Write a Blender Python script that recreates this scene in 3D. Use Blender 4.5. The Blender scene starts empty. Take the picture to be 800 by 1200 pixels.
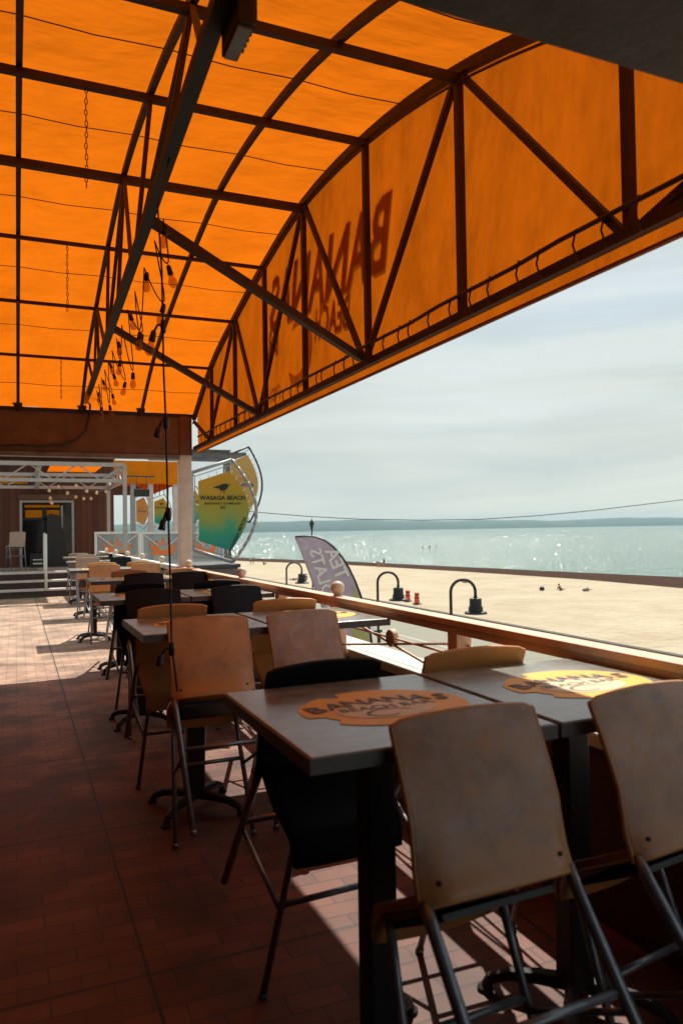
import bpy, bmesh, math, random
from mathutils import Vector, Matrix
random.seed(7)
R = math.radians
S = bpy.context.scene
COL = S.collection

# ------------------------------------------------------------------ materials
def nodes_of(name):
    m = bpy.data.materials.new(name); m.use_nodes = True
    nt = m.node_tree
    return m, nt, nt.nodes, nt.links, nt.nodes['Principled BSDF']

def mat(name, col, rough=0.6, metal=0.0, var=0.25, scale=8.0, bump=0.0, bscale=60.0, spec=0.5, col2=None, stretch=None, detail=5.0):
    m, nt, N, L, b = nodes_of(name)
    tc = N.new('ShaderNodeTexCoord'); mp = N.new('ShaderNodeMapping')
    L.new(tc.outputs['Object'], mp.inputs['Vector'])
    if stretch: mp.inputs['Scale'].default_value = stretch
    n = N.new('ShaderNodeTexNoise'); n.inputs['Scale'].default_value = scale; n.inputs['Detail'].default_value = detail
    n.inputs['Roughness'].default_value = 0.65
    L.new(mp.outputs['Vector'], n.inputs['Vector'])
    r = N.new('ShaderNodeValToRGB')
    c2 = col2 or tuple(max(0, c * (1 - var)) for c in col)
    r.color_ramp.elements[0].position = 0.32; r.color_ramp.elements[0].color = (*c2, 1)
    r.color_ramp.elements[1].position = 0.68; r.color_ramp.elements[1].color = (*col, 1)
    L.new(n.outputs['Fac'], r.inputs['Fac']); L.new(r.outputs['Color'], b.inputs['Base Color'])
    b.inputs['Roughness'].default_value = rough; b.inputs['Metallic'].default_value = metal
    b.inputs['Specular IOR Level'].default_value = spec
    if bump:
        n2 = N.new('ShaderNodeTexNoise'); n2.inputs['Scale'].default_value = bscale; n2.inputs['Detail'].default_value = 6
        L.new(tc.outputs['Object'], n2.inputs['Vector'])
        bp = N.new('ShaderNodeBump'); bp.inputs['Strength'].default_value = bump; bp.inputs['Distance'].default_value = 0.45 if name == 'dry_sand' else 0.01
        L.new(n2.outputs['Fac'], bp.inputs['Height']); L.new(bp.outputs['Normal'], b.inputs['Normal'])
    return m

def canvas_mat(name, refl, trans, stain=0.35, fold=(1, 1, 1), fscale=3.0, fstr=0.3):
    m, nt, N, L, b = nodes_of(name)
    N.remove(b)
    out = N['Material Output']
    tc = N.new('ShaderNodeTexCoord')
    mp = N.new('ShaderNodeMapping'); mp.inputs['Scale'].default_value = fold
    L.new(tc.outputs['Object'], mp.inputs['Vector'])
    n = N.new('ShaderNodeTexNoise'); n.inputs['Scale'].default_value = 2.2; n.inputs['Detail'].default_value = 8; n.inputs['Roughness'].default_value = 0.7
    L.new(mp.outputs['Vector'], n.inputs['Vector'])
    r = N.new('ShaderNodeValToRGB')
    r.color_ramp.elements[0].position = 0.28; r.color_ramp.elements[0].color = (1 - stain, 1 - stain, 1 - stain, 1)
    r.color_ramp.elements[1].position = 0.55; r.color_ramp.elements[1].color = (1, 1, 1, 1)
    L.new(n.outputs['Fac'], r.inputs['Fac'])
    def mul(c):
        x = N.new('ShaderNodeMix'); x.data_type = 'RGBA'; x.blend_type = 'MULTIPLY'; x.inputs[0].default_value = 1
        x.inputs[6].default_value = (*c, 1); L.new(r.outputs['Color'], x.inputs[7]); return x.outputs[2]
    d = N.new('ShaderNodeBsdfDiffuse'); t = N.new('ShaderNodeBsdfTranslucent')
    L.new(mul(refl), d.inputs['Color']); L.new(mul(trans), t.inputs['Color'])
    n2 = N.new('ShaderNodeTexNoise'); n2.inputs['Scale'].default_value = fscale; n2.inputs['Detail'].default_value = 3
    mp2 = N.new('ShaderNodeMapping'); mp2.inputs['Scale'].default_value = fold
    L.new(tc.outputs['Object'], mp2.inputs['Vector']); L.new(mp2.outputs['Vector'], n2.inputs['Vector'])
    bp = N.new('ShaderNodeBump'); bp.inputs['Strength'].default_value = fstr; bp.inputs['Distance'].default_value = 0.15
    L.new(n2.outputs['Fac'], bp.inputs['Height'])
    L.new(bp.outputs['Normal'], d.inputs['Normal']); L.new(bp.outputs['Normal'], t.inputs['Normal'])
    a = N.new('ShaderNodeAddShader'); L.new(d.outputs[0], a.inputs[0]); L.new(t.outputs[0], a.inputs[1])
    L.new(a.outputs[0], out.inputs['Surface'])
    return m

def glass_mat(name, tint=(0.9, 0.93, 0.95), alpha=0.35):
    m, nt, N, L, b = nodes_of(name)
    out = N['Material Output']
    tr = N.new('ShaderNodeBsdfTransparent'); tr.inputs['Color'].default_value = (*tint, 1)
    b.inputs['Base Color'].default_value = (0.35, 0.38, 0.4, 1); b.inputs['Roughness'].default_value = 0.15
    mx = N.new('ShaderNodeMixShader'); mx.inputs[0].default_value = alpha
    L.new(tr.outputs[0], mx.inputs[1]); L.new(b.outputs[0], mx.inputs[2]); L.new(mx.outputs[0], out.inputs['Surface'])
    return m

def brick_mat():
    m, nt, N, L, b = nodes_of('terracotta_pavers')
    tc = N.new('ShaderNodeTexCoord')
    br = N.new('ShaderNodeTexBrick'); br.offset = 0.5; br.squash = 1.0
    br.inputs['Color1'].default_value = (0.150, 0.047, 0.026, 1); br.inputs['Color2'].default_value = (0.095, 0.028, 0.015, 1)
    br.inputs['Mortar'].default_value = (0.055, 0.03, 0.022, 1)
    br.inputs['Scale'].default_value = 1.0; br.inputs['Mortar Size'].default_value = 0.0042
    br.inputs['Mortar Smooth'].default_value = 0.2
    br.inputs['Brick Width'].default_value = 0.21; br.inputs['Row Height'].default_value = 0.105
    nw = N.new('ShaderNodeTexNoise'); nw.inputs['Scale'].default_value = 3.0
    L.new(tc.outputs['Object'], nw.inputs['Vector'])
    mixv = N.new('ShaderNodeVectorMath'); mixv.operation = 'MULTIPLY_ADD'; mixv.inputs[1].default_value = (0.012, 0.012, 0)
    L.new(nw.outputs['Color'], mixv.inputs[0]); L.new(tc.outputs['Object'], mixv.inputs[2])
    L.new(mixv.outputs[0], br.inputs['Vector'])
    n = N.new('ShaderNodeTexNoise'); n.inputs['Scale'].default_value = 2.3; n.inputs['Detail'].default_value = 8
    L.new(tc.outputs['Object'], n.inputs['Vector'])
    r = N.new('ShaderNodeValToRGB'); r.color_ramp.elements[0].position = 0.3; r.color_ramp.elements[0].color = (0.42, 0.42, 0.42, 1)
    r.color_ramp.elements[1].position = 0.62; r.color_ramp.elements[1].color = (1.1, 1.1, 1.1, 1)
    L.new(n.outputs['Fac'], r.inputs['Fac'])
    x = N.new('ShaderNodeMix'); x.data_type = 'RGBA'; x.blend_type = 'MULTIPLY'; x.inputs[0].default_value = 1
    # bricks towards the open far end are paler, with an uneven edge
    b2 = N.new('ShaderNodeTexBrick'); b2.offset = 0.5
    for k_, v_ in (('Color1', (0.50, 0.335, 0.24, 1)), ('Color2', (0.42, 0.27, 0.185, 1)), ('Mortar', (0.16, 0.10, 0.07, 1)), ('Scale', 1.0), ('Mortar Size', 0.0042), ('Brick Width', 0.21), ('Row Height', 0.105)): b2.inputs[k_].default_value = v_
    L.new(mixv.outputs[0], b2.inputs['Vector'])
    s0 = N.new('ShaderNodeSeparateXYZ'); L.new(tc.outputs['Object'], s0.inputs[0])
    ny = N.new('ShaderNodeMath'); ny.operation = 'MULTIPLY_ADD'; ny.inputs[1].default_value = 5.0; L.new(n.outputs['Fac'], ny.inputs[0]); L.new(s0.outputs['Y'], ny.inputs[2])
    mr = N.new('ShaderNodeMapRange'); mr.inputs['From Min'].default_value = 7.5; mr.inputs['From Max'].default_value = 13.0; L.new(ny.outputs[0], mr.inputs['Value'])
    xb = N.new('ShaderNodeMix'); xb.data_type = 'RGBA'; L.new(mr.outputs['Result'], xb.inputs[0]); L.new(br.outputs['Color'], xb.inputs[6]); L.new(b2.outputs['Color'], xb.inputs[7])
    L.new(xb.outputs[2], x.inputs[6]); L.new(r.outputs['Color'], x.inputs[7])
    sp = N.new('ShaderNodeSeparateXYZ'); L.new(mixv.outputs[0], sp.inputs[0])
    def joint(axis, off, period):
        a = N.new('ShaderNodeMath'); a.operation = 'ADD'; a.inputs[1].default_value = off; L.new(sp.outputs[axis], a.inputs[0])
        p = N.new('ShaderNodeMath'); p.operation = 'PINGPONG'; p.inputs[1].default_value = period / 2; L.new(a.outputs[0], p.inputs[0])
        c = N.new('ShaderNodeMath'); c.operation = 'LESS_THAN'; c.inputs[1].default_value = 0.0065; L.new(p.outputs[0], c.inputs[0]); return c
    j1, j2 = joint('X', -0.44, 1.47), joint('Y', -4.33 + 0.01, 1.47)
    jm = N.new('ShaderNodeMath'); jm.operation = 'MAXIMUM'; L.new(j1.outputs[0], jm.inputs[0]); L.new(j2.outputs[0], jm.inputs[1])
    xj = N.new('ShaderNodeMix'); xj.data_type = 'RGBA'; L.new(jm.outputs[0], xj.inputs[0]); L.new(x.outputs[2], xj.inputs[6]); xj.inputs[7].default_value = (0.02, 0.012, 0.01, 1)
    L.new(xj.outputs[2], b.inputs['Base Color'])
    b.inputs['Roughness'].default_value = 0.6; b.inputs['Specular IOR Level'].default_value = 0.35
    bp = N.new('ShaderNodeBump'); bp.inputs['Strength'].default_value = 0.6; bp.inputs['Distance'].default_value = 0.004; bp.invert = True
    L.new(br.outputs['Fac'], bp.inputs['Height']); L.new(bp.outputs['Normal'], b.inputs['Normal'])
    return m

def board_mat():
    m, nt, N, L, b = nodes_of('red_brown_boards')
    tc = N.new('ShaderNodeTexCoord')
    mp = N.new('ShaderNodeMapping'); mp.inputs['Rotation'].default_value = (R(90), R(90), 0)
    sep = N.new('ShaderNodeSeparateXYZ'); L.new(tc.outputs['Object'], sep.inputs[0])
    cmb = N.new('ShaderNodeCombineXYZ'); L.new(sep.outputs['Z'], cmb.inputs['X']); L.new(sep.outputs['X'], cmb.inputs['Y'])
    br = N.new('ShaderNodeTexBrick'); br.offset = 0.4
    br.inputs['Color1'].default_value = (0.12, 0.034, 0.012, 1); br.inputs['Color2'].default_value = (0.070, 0.020, 0.008, 1)
    br.inputs['Mortar'].default_value = (0.02, 0.01, 0.007, 1)
    br.inputs['Scale'].default_value = 1.0; br.inputs['Mortar Size'].default_value = 0.008
    br.inputs['Brick Width'].default_value = 6.0; br.inputs['Row Height'].default_value = 0.17
    L.new(cmb.outputs[0], br.inputs['Vector']); L.new(br.outputs['Color'], b.inputs['Base Color'])
    b.inputs['Roughness'].default_value = 0.7
    return m

def water_mat():
    m, nt, N, L, b = nodes_of('lake_water')
    b.inputs['Base Color'].default_value = (0.075, 0.148, 0.118, 1); b.inputs['Roughness'].default_value = 0.12
    b.inputs['Specular IOR Level'].default_value = 0.28
    tc = N.new('ShaderNodeTexCoord')
    mp = N.new('ShaderNodeMapping'); mp.inputs['Rotation'].default_value = (0, 0, R(-30)); mp.inputs['Scale'].default_value = (0.5, 1.0, 1)
    L.new(tc.outputs['Object'], mp.inputs['Vector'])
    n = N.new('ShaderNodeTexNoise'); n.inputs['Scale'].default_value = 0.55; n.inputs['Detail'].default_value = 5; n.inputs['Roughness'].default_value = 0.6
    L.new(mp.outputs['Vector'], n.inputs['Vector'])
    bp = N.new('ShaderNodeBump'); bp.inputs['Strength'].default_value = 1.0; bp.inputs['Distance'].default_value = 1.15
    L.new(n.outputs['Fac'], bp.inputs['Height']); L.new(bp.outputs['Normal'], b.inputs['Normal'])
    return m

def gradient_mat():
    m, nt, N, L, b = nodes_of('printed_gradient_vinyl')
    tc = N.new('ShaderNodeTexCoord'); sep = N.new('ShaderNodeSeparateXYZ'); L.new(tc.outputs['Generated'], sep.inputs[0])
    n = N.new('ShaderNodeTexNoise'); n.inputs['Scale'].default_value = 2.2
    L.new(tc.outputs['Generated'], n.inputs['Vector'])
    ad = N.new('ShaderNodeMath'); ad.operation = 'MULTIPLY_ADD'; ad.inputs[1].default_value = 0.35
    L.new(n.outputs['Fac'], ad.inputs[0])
    sb = N.new('ShaderNodeMath'); sb.operation = 'SUBTRACT'; sb.inputs[1].default_value = 0.17
    L.new(sep.outputs['Z'], sb.inputs[0]); L.new(sb.outputs[0], ad.inputs[2])
    r = N.new('ShaderNodeValToRGB'); e = r.color_ramp.elements
    e[0].position = 0.06; e[0].color = (0.0, 0.26, 0.24, 1); e[1].position = 0.9; e[1].color = (0.55, 0.28, 0.005, 1)
    x = e.new(0.25); x.color = (0.02, 0.33, 0.20, 1); x = e.new(0.43); x.color = (0.26, 0.33, 0.06, 1); x = e.new(0.7); x.color = (0.42, 0.30, 0.01, 1)
    L.new(ad.outputs[0], r.inputs['Fac']); L.new(r.outputs['Color'], b.inputs['Base Color'])
    b.inputs['Roughness'].default_value = 0.5
    return m

M = {}
M['canvas'] = canvas_mat('orange_canvas', (0.13, 0.022, 0.001), (0.38, 0.083, 0.0026), 0.18, (1, 1.6, 1), 2.4, 0.35)
M['gable'] = canvas_mat('orange_gable_canvas', (0.13, 0.022, 0.001), (0.36, 0.074, 0.0024), 0.32, (1, 1.5, 0.8), 1.6, 0.30)
M['print'] = canvas_mat('brown_print', (0.06, 0.012, 0.002), (0.44, 0.33, 0.25), 0.1)
M['hem'] = mat('stitched_hem', (0.34, 0.10, 0.012), 0.8, 0, 0.4, 8)
M['yellow_canvas'] = canvas_mat('yellow_canvas', (0.45, 0.20, 0.01), (0.40, 0.16, 0.004), 0.15)
M['rust'] = mat('rust_brown_steel', (0.060, 0.026, 0.014), 0.65, 0.2, 0.5, 12, 0.15)
M['beam'] = mat('brown_painted_beam', (0.17, 0.085, 0.05), 0.7, 0, 0.4, 5, 0.1)
M['darkbeam'] = mat('dark_steel_channel', (0.028, 0.022, 0.021), 0.75, 0.0, 0.4, 10)
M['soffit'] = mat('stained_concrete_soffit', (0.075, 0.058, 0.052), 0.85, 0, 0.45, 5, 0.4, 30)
M['white_wood'] = mat('weathered_white_wood', (0.66, 0.60, 0.55), 0.65, 0, 0.22, 6, 0.15)
M['rail'] = mat('faded_salmon_rail', (0.74, 0.45, 0.31), 0.55, 0, 0.22, 5, 0.1)
M['ball'] = mat('weathered_finial_paint', (0.66, 0.55, 0.46), 0.55, 0, 0.2, 14)
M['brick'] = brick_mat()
M['table'] = mat('grey_speckled_laminate', (0.32, 0.345, 0.31), 0.27, 0, 0.35, 7, 0.03, 220, 0.5, (0.13, 0.135, 0.125), None, 10)
M['table_edge'] = mat('dark_table_edge', (0.10, 0.10, 0.115), 0.5, 0, 0.4, 60)
M['black'] = mat('black_powder_coat', (0.012, 0.012, 0.013), 0.5, 0.0, 0.3, 10)
M['logo_o'] = mat('orange_logo_print', (0.90, 0.46, 0.04), 0.55, 0, 0.2, 9, spec=0.3)
M['logo_w'] = mat('cream_logo_print', (0.78, 0.60, 0.36), 0.55, 0, 0.2, 9, spec=0.3)
M['logo_k'] = mat('charcoal_logo_print', (0.075, 0.06, 0.05), 0.6, 0, 0.4, 14)
def dusty(name, clean, dust, amount):
    m, nt, N, L, b = nodes_of(name)
    tc = N.new('ShaderNodeTexCoord'); sep = N.new('ShaderNodeSeparateXYZ'); L.new(tc.outputs['Object'], sep.inputs[0])
    n1 = N.new('ShaderNodeTexNoise'); n1.inputs['Scale'].default_value = 9; n1.inputs['Detail'].default_value = 9; n1.inputs['Roughness'].default_value = 0.7; n1.inputs['Distortion'].default_value = 0.6
    oi = N.new('ShaderNodeObjectInfo'); av = N.new('ShaderNodeVectorMath'); av.operation = 'ADD'
    sc_ = N.new('ShaderNodeVectorMath'); sc_.operation = 'SCALE'; sc_.inputs['Scale'].default_value = 40.0
    L.new(oi.outputs['Random'], sc_.inputs[0]); L.new(sc_.outputs[0], av.inputs[0]); L.new(tc.outputs['Object'], av.inputs[1]); L.new(av.outputs[0], n1.inputs['Vector'])
    # dust lies on the upper back, the bent foot of the back is rubbed cleaner
    mr = N.new('ShaderNodeMapRange'); mr.inputs['From Min'].default_value = 0.63; mr.inputs['From Max'].default_value = 0.80; mr.inputs['To Min'].default_value = -0.22; mr.inputs['To Max'].default_value = 0.10; L.new(sep.outputs['Z'], mr.inputs['Value'])
    ad = N.new('ShaderNodeMath'); ad.operation = 'ADD'; L.new(n1.outputs['Fac'], ad.inputs[0]); L.new(mr.outputs['Result'], ad.inputs[1])
    r = N.new('ShaderNodeValToRGB'); r.color_ramp.elements[0].position = 0.42; r.color_ramp.elements[0].color = (0, 0, 0, 1); r.color_ramp.elements[1].position = 0.70; r.color_ramp.elements[1].color = (amount, amount, amount, 1); L.new(ad.outputs[0], r.inputs['Fac'])
    n3 = N.new('ShaderNodeTexNoise'); n3.inputs['Scale'].default_value = 5; n3.inputs['Detail'].default_value = 6; n3.inputs['Roughness'].default_value = 0.75; L.new(av.outputs[0], n3.inputs['Vector'])
    r3 = N.new('ShaderNodeValToRGB'); r3.color_ramp.elements[0].position = 0.33; r3.color_ramp.elements[0].color = tuple(c * 0.52 for c in dust) + (1,); r3.color_ramp.elements[1].position = 0.66; r3.color_ramp.elements[1].color = tuple(c * 1.5 for c in dust) + (1,); L.new(n3.outputs['Fac'], r3.inputs['Fac'])
    n2 = N.new('ShaderNodeTexNoise'); n2.inputs['Scale'].default_value = 55; n2.inputs['Detail'].default_value = 4; L.new(av.outputs[0], n2.inputs['Vector'])
    r2 = N.new('ShaderNodeValToRGB'); r2.color_ramp.elements[0].position = 0.21; r2.color_ramp.elements[0].color = (0.45, 0.45, 0.45, 1); r2.color_ramp.elements[1].position = 0.31; r2.color_ramp.elements[1].color = (1, 1, 1, 1); L.new(n2.outputs['Fac'], r2.inputs['Fac'])
    x = N.new('ShaderNodeMix'); x.data_type = 'RGBA'; L.new(r.outputs['Color'], x.inputs[0]); x.inputs[6].default_value = (*clean, 1); L.new(r3.outputs['Color'], x.inputs[7])
    y = N.new('ShaderNodeMix'); y.data_type = 'RGBA'; y.blend_type = 'MULTIPLY'; y.inputs[0].default_value = 1; L.new(x.outputs[2], y.inputs[6]); L.new(r2.outputs['Color'], y.inputs[7]); L.new(y.outputs[2], b.inputs['Base Color'])
    q = N.new('ShaderNodeMapRange'); q.inputs['To Min'].default_value = 0.34; q.inputs['To Max'].default_value = 0.6; L.new(r.outputs['Color'], q.inputs['Value']); L.new(q.outputs['Result'], b.inputs['Roughness'])
    return m
M['st_brown'] = dusty('dusty_tan_plastic', (0.42, 0.19, 0.075), (0.33, 0.245, 0.225), 0.95)
M['st_tan'] = dusty('worn_caramel_plastic', (0.60, 0.28, 0.10), (0.50, 0.28, 0.15), 0.7)
M['st_yellow'] = mat('mustard_plastic', (0.74, 0.34, 0.11), 0.45, 0, 0.2, 5, 0.03, 90, 0.4)
M['st_black'] = mat('black_plastic', (0.006, 0.0075, 0.012), 0.55, 0, 0.3, 6, 0.03, 90, 0.2)
M['st_pale'] = mat('sun_bleached_plastic', (0.42, 0.33, 0.27), 0.55, 0, 0.2, 6)
M['st_rim'] = mat('clean_caramel_edge', (0.52, 0.24, 0.09), 0.45, 0, 0.15, 6)
M['leg'] = mat('grey_steel_tube', (0.24, 0.27, 0.32), 0.36, 0.6, 0.4, 25)
M['sand'] = mat('dry_sand', (0.475, 0.405, 0.30), 0.95, 0, 0.14, 0.22, 1.0, 1.3, 0.1, (0.375, 0.31, 0.22), None, 14)
M['wet'] = mat('wet_sand', (0.060, 0.031, 0.021), 0.95, 0, 0.3, 0.3, 0.3, 2, 0.03)
M['road'] = mat('pale_asphalt', (0.26, 0.25, 0.20), 0.9, 0, 0.12, 0.5, 0.1, 30, 0.2, None, (1, 0.05, 1))
M['paint'] = mat('road_line_paint', (0.42, 0.42, 0.38), 0.8, 0, 0.2, 3)
M['kerb'] = mat('dark_kerb', (0.09, 0.085, 0.07), 0.9, 0, 0.2, 2)
M['hill'] = mat('wooded_hillside', (0.04, 0.085, 0.075), 0.95, 0, 0.4, 0.01)
M['water'] = water_mat()
M['boards'] = board_mat()
M['gradient'] = gradient_mat()
M['gold'] = mat('gold_vinyl', (0.60, 0.36, 0.10), 0.5, 0, 0.12, 5)
M['grey_metal'] = mat('galvanised_frame', (0.40, 0.42, 0.44), 0.45, 0.3, 0.25, 12)
M['steel'] = mat('weathered_blue_grey_steel', (0.22, 0.22, 0.23), 0.6, 0.3, 0.5, 5)
M['dark_metal'] = mat('dark_sign_frame', (0.07, 0.08, 0.09), 0.5, 0.4, 0.3, 10)
M['white'] = mat('white_paint', (0.74, 0.74, 0.70), 0.5, 0, 0.12, 4)
M['pergola_w'] = mat('dull_white_metal', (0.42, 0.40, 0.38), 0.5, 0.2, 0.2, 4)
M['riser'] = mat('dark_stained_risers', (0.07, 0.035, 0.028), 0.8, 0, 0.3, 4)
M['darkboards'] = mat('shade_wall_cladding', (0.05, 0.022, 0.014), 0.7, 0, 0.4, 4)  # dark cladding of the added shade walls
M['cream'] = mat('cream_parapet_paint', (0.72, 0.69, 0.60), 0.7, 0, 0.15, 3)
M['flag'] = canvas_mat('lilac_flag_cloth', (0.24, 0.215, 0.25), (0.29, 0.26, 0.29), 0.12)
M['flag_y'] = mat('lime_flag_cloth', (0.55, 0.52, 0.22), 0.8, 0, 0.1, 4)
M['flag_w'] = mat('white_flag_print', (0.9, 0.89, 0.85), 0.8, 0, 0.05, 4)
M['orange'] = mat('orange_print', (0.85, 0.22, 0.03), 0.5, 0, 0.15, 5)
M['red'] = mat('red_plastic', (0.75, 0.03, 0.02), 0.4, 0, 0.1, 5)
M['drum'] = mat('orange_barrel_plastic', (0.75, 0.07, 0.02), 0.5, 0, 0.1, 5)
M['cartbody'] = mat('pale_lime_body_paint', (0.55, 0.52, 0.30), 0.35, 0, 0.1, 3)
M['glass'] = glass_mat('smoked_glass', (0.8, 0.83, 0.85), 0.6)
M['darkglass'] = mat('dark_door_glass', (0.012, 0.012, 0.014), 0.08, 0, 0.2, 2)
M['skin'] = mat('sun_tanned_skin', (0.42, 0.23, 0.15), 0.6, 0, 0.1, 5)
M['cloth_k'] = mat('dark_cloth', (0.03, 0.03, 0.04), 0.8, 0, 0.2, 5)
M['cloth_w'] = mat('pale_cloth', (0.6, 0.6, 0.6), 0.8, 0, 0.1, 5)
M['cloth_r'] = mat('red_cloth', (0.6, 0.06, 0.08), 0.8, 0, 0.1, 5)
M['cloth_b'] = mat('blue_cloth', (0.06, 0.12, 0.25), 0.8, 0, 0.1, 5)
M['hair'] = mat('dark_hair', (0.025, 0.016, 0.01), 0.6, 0, 0.2, 5)
M['concrete'] = mat('worn_concrete', (0.40, 0.34, 0.29), 0.85, 0, 0.3, 3, 0.2, 20)
M['weed'] = mat('scrubby_weed', (0.08, 0.11, 0.03), 0.8, 0, 0.4, 5)

def bulb_mat():
    m, nt, N, L, b = nodes_of('amber_bulb_glass')
    out = N['Material Output']
    tr = N.new('ShaderNodeBsdfTransparent'); tr.inputs['Color'].default_value = (0.86, 0.70, 0.5, 1)
    b.inputs['Base Color'].default_value = (0.45, 0.28, 0.16, 1); b.inputs['Roughness'].default_value = 0.06
    mx = N.new('ShaderNodeMixShader'); mx.inputs[0].default_value = 0.22
    L.new(tr.outputs[0], mx.inputs[1]); L.new(b.outputs[0], mx.inputs[2]); L.new(mx.outputs[0], out.inputs['Surface'])
    return m
M['bulb'] = bulb_mat()

# ------------------------------------------------------------------ mesh helpers
class MB:
    def __init__(s): s.bm = bmesh.new()
    def box(s, c, d, rot=None):
        mt = Matrix.Translation(c) @ ((rot or Matrix.Identity(3)).to_4x4()) @ Matrix.Diagonal((d[0], d[1], d[2], 1))
        bmesh.ops.create_cube(s.bm, size=1.0, matrix=mt); return s
    def b2(s, a, b):
        return s.box([(a[i] + b[i]) / 2 for i in range(3)], [abs(b[i] - a[i]) for i in range(3)])
    def bar(s, p, q, w, h, up=(0, 0, 1)):
        p, q = Vector(p), Vector(q); d = (q - p); l = d.length; d.normalize()
        u = Vector(up)
        if abs(d.dot(u)) > 0.98: u = Vector((1, 0, 0))
        x = d.cross(u).normalized(); z = x.cross(d).normalized()
        rot = Matrix((x, d, z)).transposed()
        return s.box((p + q) / 2, (w, l, h), rot)
    def tube(s, pts, r, seg=8, closed=False):
        pts = [Vector(p) for p in pts]; n = len(pts); rings = []
        up = Vector((0, 0, 1))
        for i, p in enumerate(pts):
            if closed: d = pts[(i + 1) % n] - pts[i - 1]
            elif i == 0: d = pts[1] - p
            elif i == n - 1: d = p - pts[i - 1]
            else: d = (pts[i + 1] - p).normalized() + (p - pts[i - 1]).normalized()
            d.normalize()
            if i == 0:
                a = up if abs(d.dot(up)) < 0.9 else Vector((1, 0, 0))
                x = d.cross(a).normalized()
            else:
                x = (x - d * x.dot(d)).normalized()
            y = d.cross(x)
            rr = r[i] if isinstance(r, (list, tuple)) else r
            rings.append([s.bm.verts.new(p + (x * math.cos(2 * math.pi * k / seg) + y * math.sin(2 * math.pi * k / seg)) * rr) for k in range(seg)])
        m = n if closed else n - 1
        for i in range(m):
            A, B = rings[i], rings[(i + 1) % n]
            for k in range(seg): s.bm.faces.new((A[k], A[(k + 1) % seg], B[(k + 1) % seg], B[k]))
        if not closed:
            s.bm.faces.new(rings[0][::-1]); s.bm.faces.new(rings[-1])
        return s
    def lathe(s, prof, c=(0, 0, 0), seg=20, rot=None):
        c = Vector(c); rot = rot or Matrix.Identity(3); rings = []
        for r, z in prof:
            if r < 1e-6: rings.append([s.bm.verts.new(c + rot @ Vector((0, 0, z)))])
            else: rings.append([s.bm.verts.new(c + rot @ Vector((r * math.cos(2 * math.pi * k / seg), r * math.sin(2 * math.pi * k / seg), z))) for k in range(seg)])
        for A, B in zip(rings, rings[1:]):
            for k in range(seg):
                k2 = (k + 1) % seg
                if len(A) == 1 and len(B) == 1: continue
                if len(A) == 1: s.bm.faces.new((A[0], B[k], B[k2]))
                elif len(B) == 1: s.bm.faces.new((A[k], A[k2], B[0]))
                else: s.bm.faces.new((A[k], A[k2], B[k2], B[k]))
        return s
    def ball(s, c, r, sz=1.0):
        p = [(r * math.sin(math.pi * i / 10), -r * sz * math.cos(math.pi * i / 10)) for i in range(11)]
        p[0] = (0, p[0][1]); p[-1] = (0, p[-1][1])
        return s.lathe(p, c, 18)
    def prism(s, poly, o, u, v, th):
        o, u, v = Vector(o), Vector(u), Vector(v); n = u.cross(v).normalized() * th
        A = [s.bm.verts.new(o + u * a + v * b) for a, b in poly]; B = [s.bm.verts.new(x.co + n) for x in A]
        s.bm.faces.new(A[::-1]); s.bm.faces.new(B)
        for i in range(len(A)):
            j = (i + 1) % len(A); s.bm.faces.new((A[i], A[j], B[j], B[i]))
        return s
    def sheet(s, rows):
        g = [[s.bm.verts.new(p) for p in row] for row in rows]
        for a, b in zip(g, g[1:]):
            for i in range(len(a) - 1): s.bm.faces.new((a[i], a[i + 1], b[i + 1], b[i]))
        return s
    def build(s, name, m, parent=None, smooth=False, bevel=0, solid=0):
        bmesh.ops.recalc_face_normals(s.bm, faces=s.bm.faces)
        me = bpy.data.meshes.new(name)
        off = Vector((0, 0, 0)); p = parent
        while p is not None: off += p.location; p = p.parent
        if off.length: bmesh.ops.translate(s.bm, verts=s.bm.verts, vec=-off)
        s.bm.to_mesh(me); s.bm.free()
        if smooth:
            for f in me.polygons: f.use_smooth = True
        return link(name, me, m, parent, bevel, solid)

def link(name, me, m, parent=None, bevel=0, solid=0):
    o = bpy.data.objects.new(name, me); COL.objects.link(o)
    if m: me.materials.append(M[m] if isinstance(m, str) else m)
    if parent is not None: o.parent = parent
    if solid:
        d = o.modifiers.new('thick', 'SOLIDIFY'); d.thickness = solid; d.offset = 0
    if bevel:
        d = o.modifiers.new('bevel', 'BEVEL'); d.width = bevel; d.segments = 2; d.limit_method = 'ANGLE'; d.angle_limit = R(40)
    return o

def tag(o, label, cat, group=None, kind=None):
    if label: o['label'] = label
    if cat: o['category'] = cat
    if group: o['group'] = group
    if kind: o['kind'] = kind
    return o

def thing(name, label, cat, loc=(0, 0, 0), group=None):
    o = bpy.data.objects.new(name, None); COL.objects.link(o); o.location = loc; o.empty_display_size = 0.1
    return tag(o, label, cat, group)

def structure(name, mb, m, **k):
    o = mb.build(name, m, None, **k); o['kind'] = 'structure'; return o

def copy_tree(o, parent=None):
    c = o.copy(); COL.objects.link(c)
    if parent is not None: c.parent = parent
    for ch in list(o.children): copy_tree(ch, c)
    return c

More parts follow.
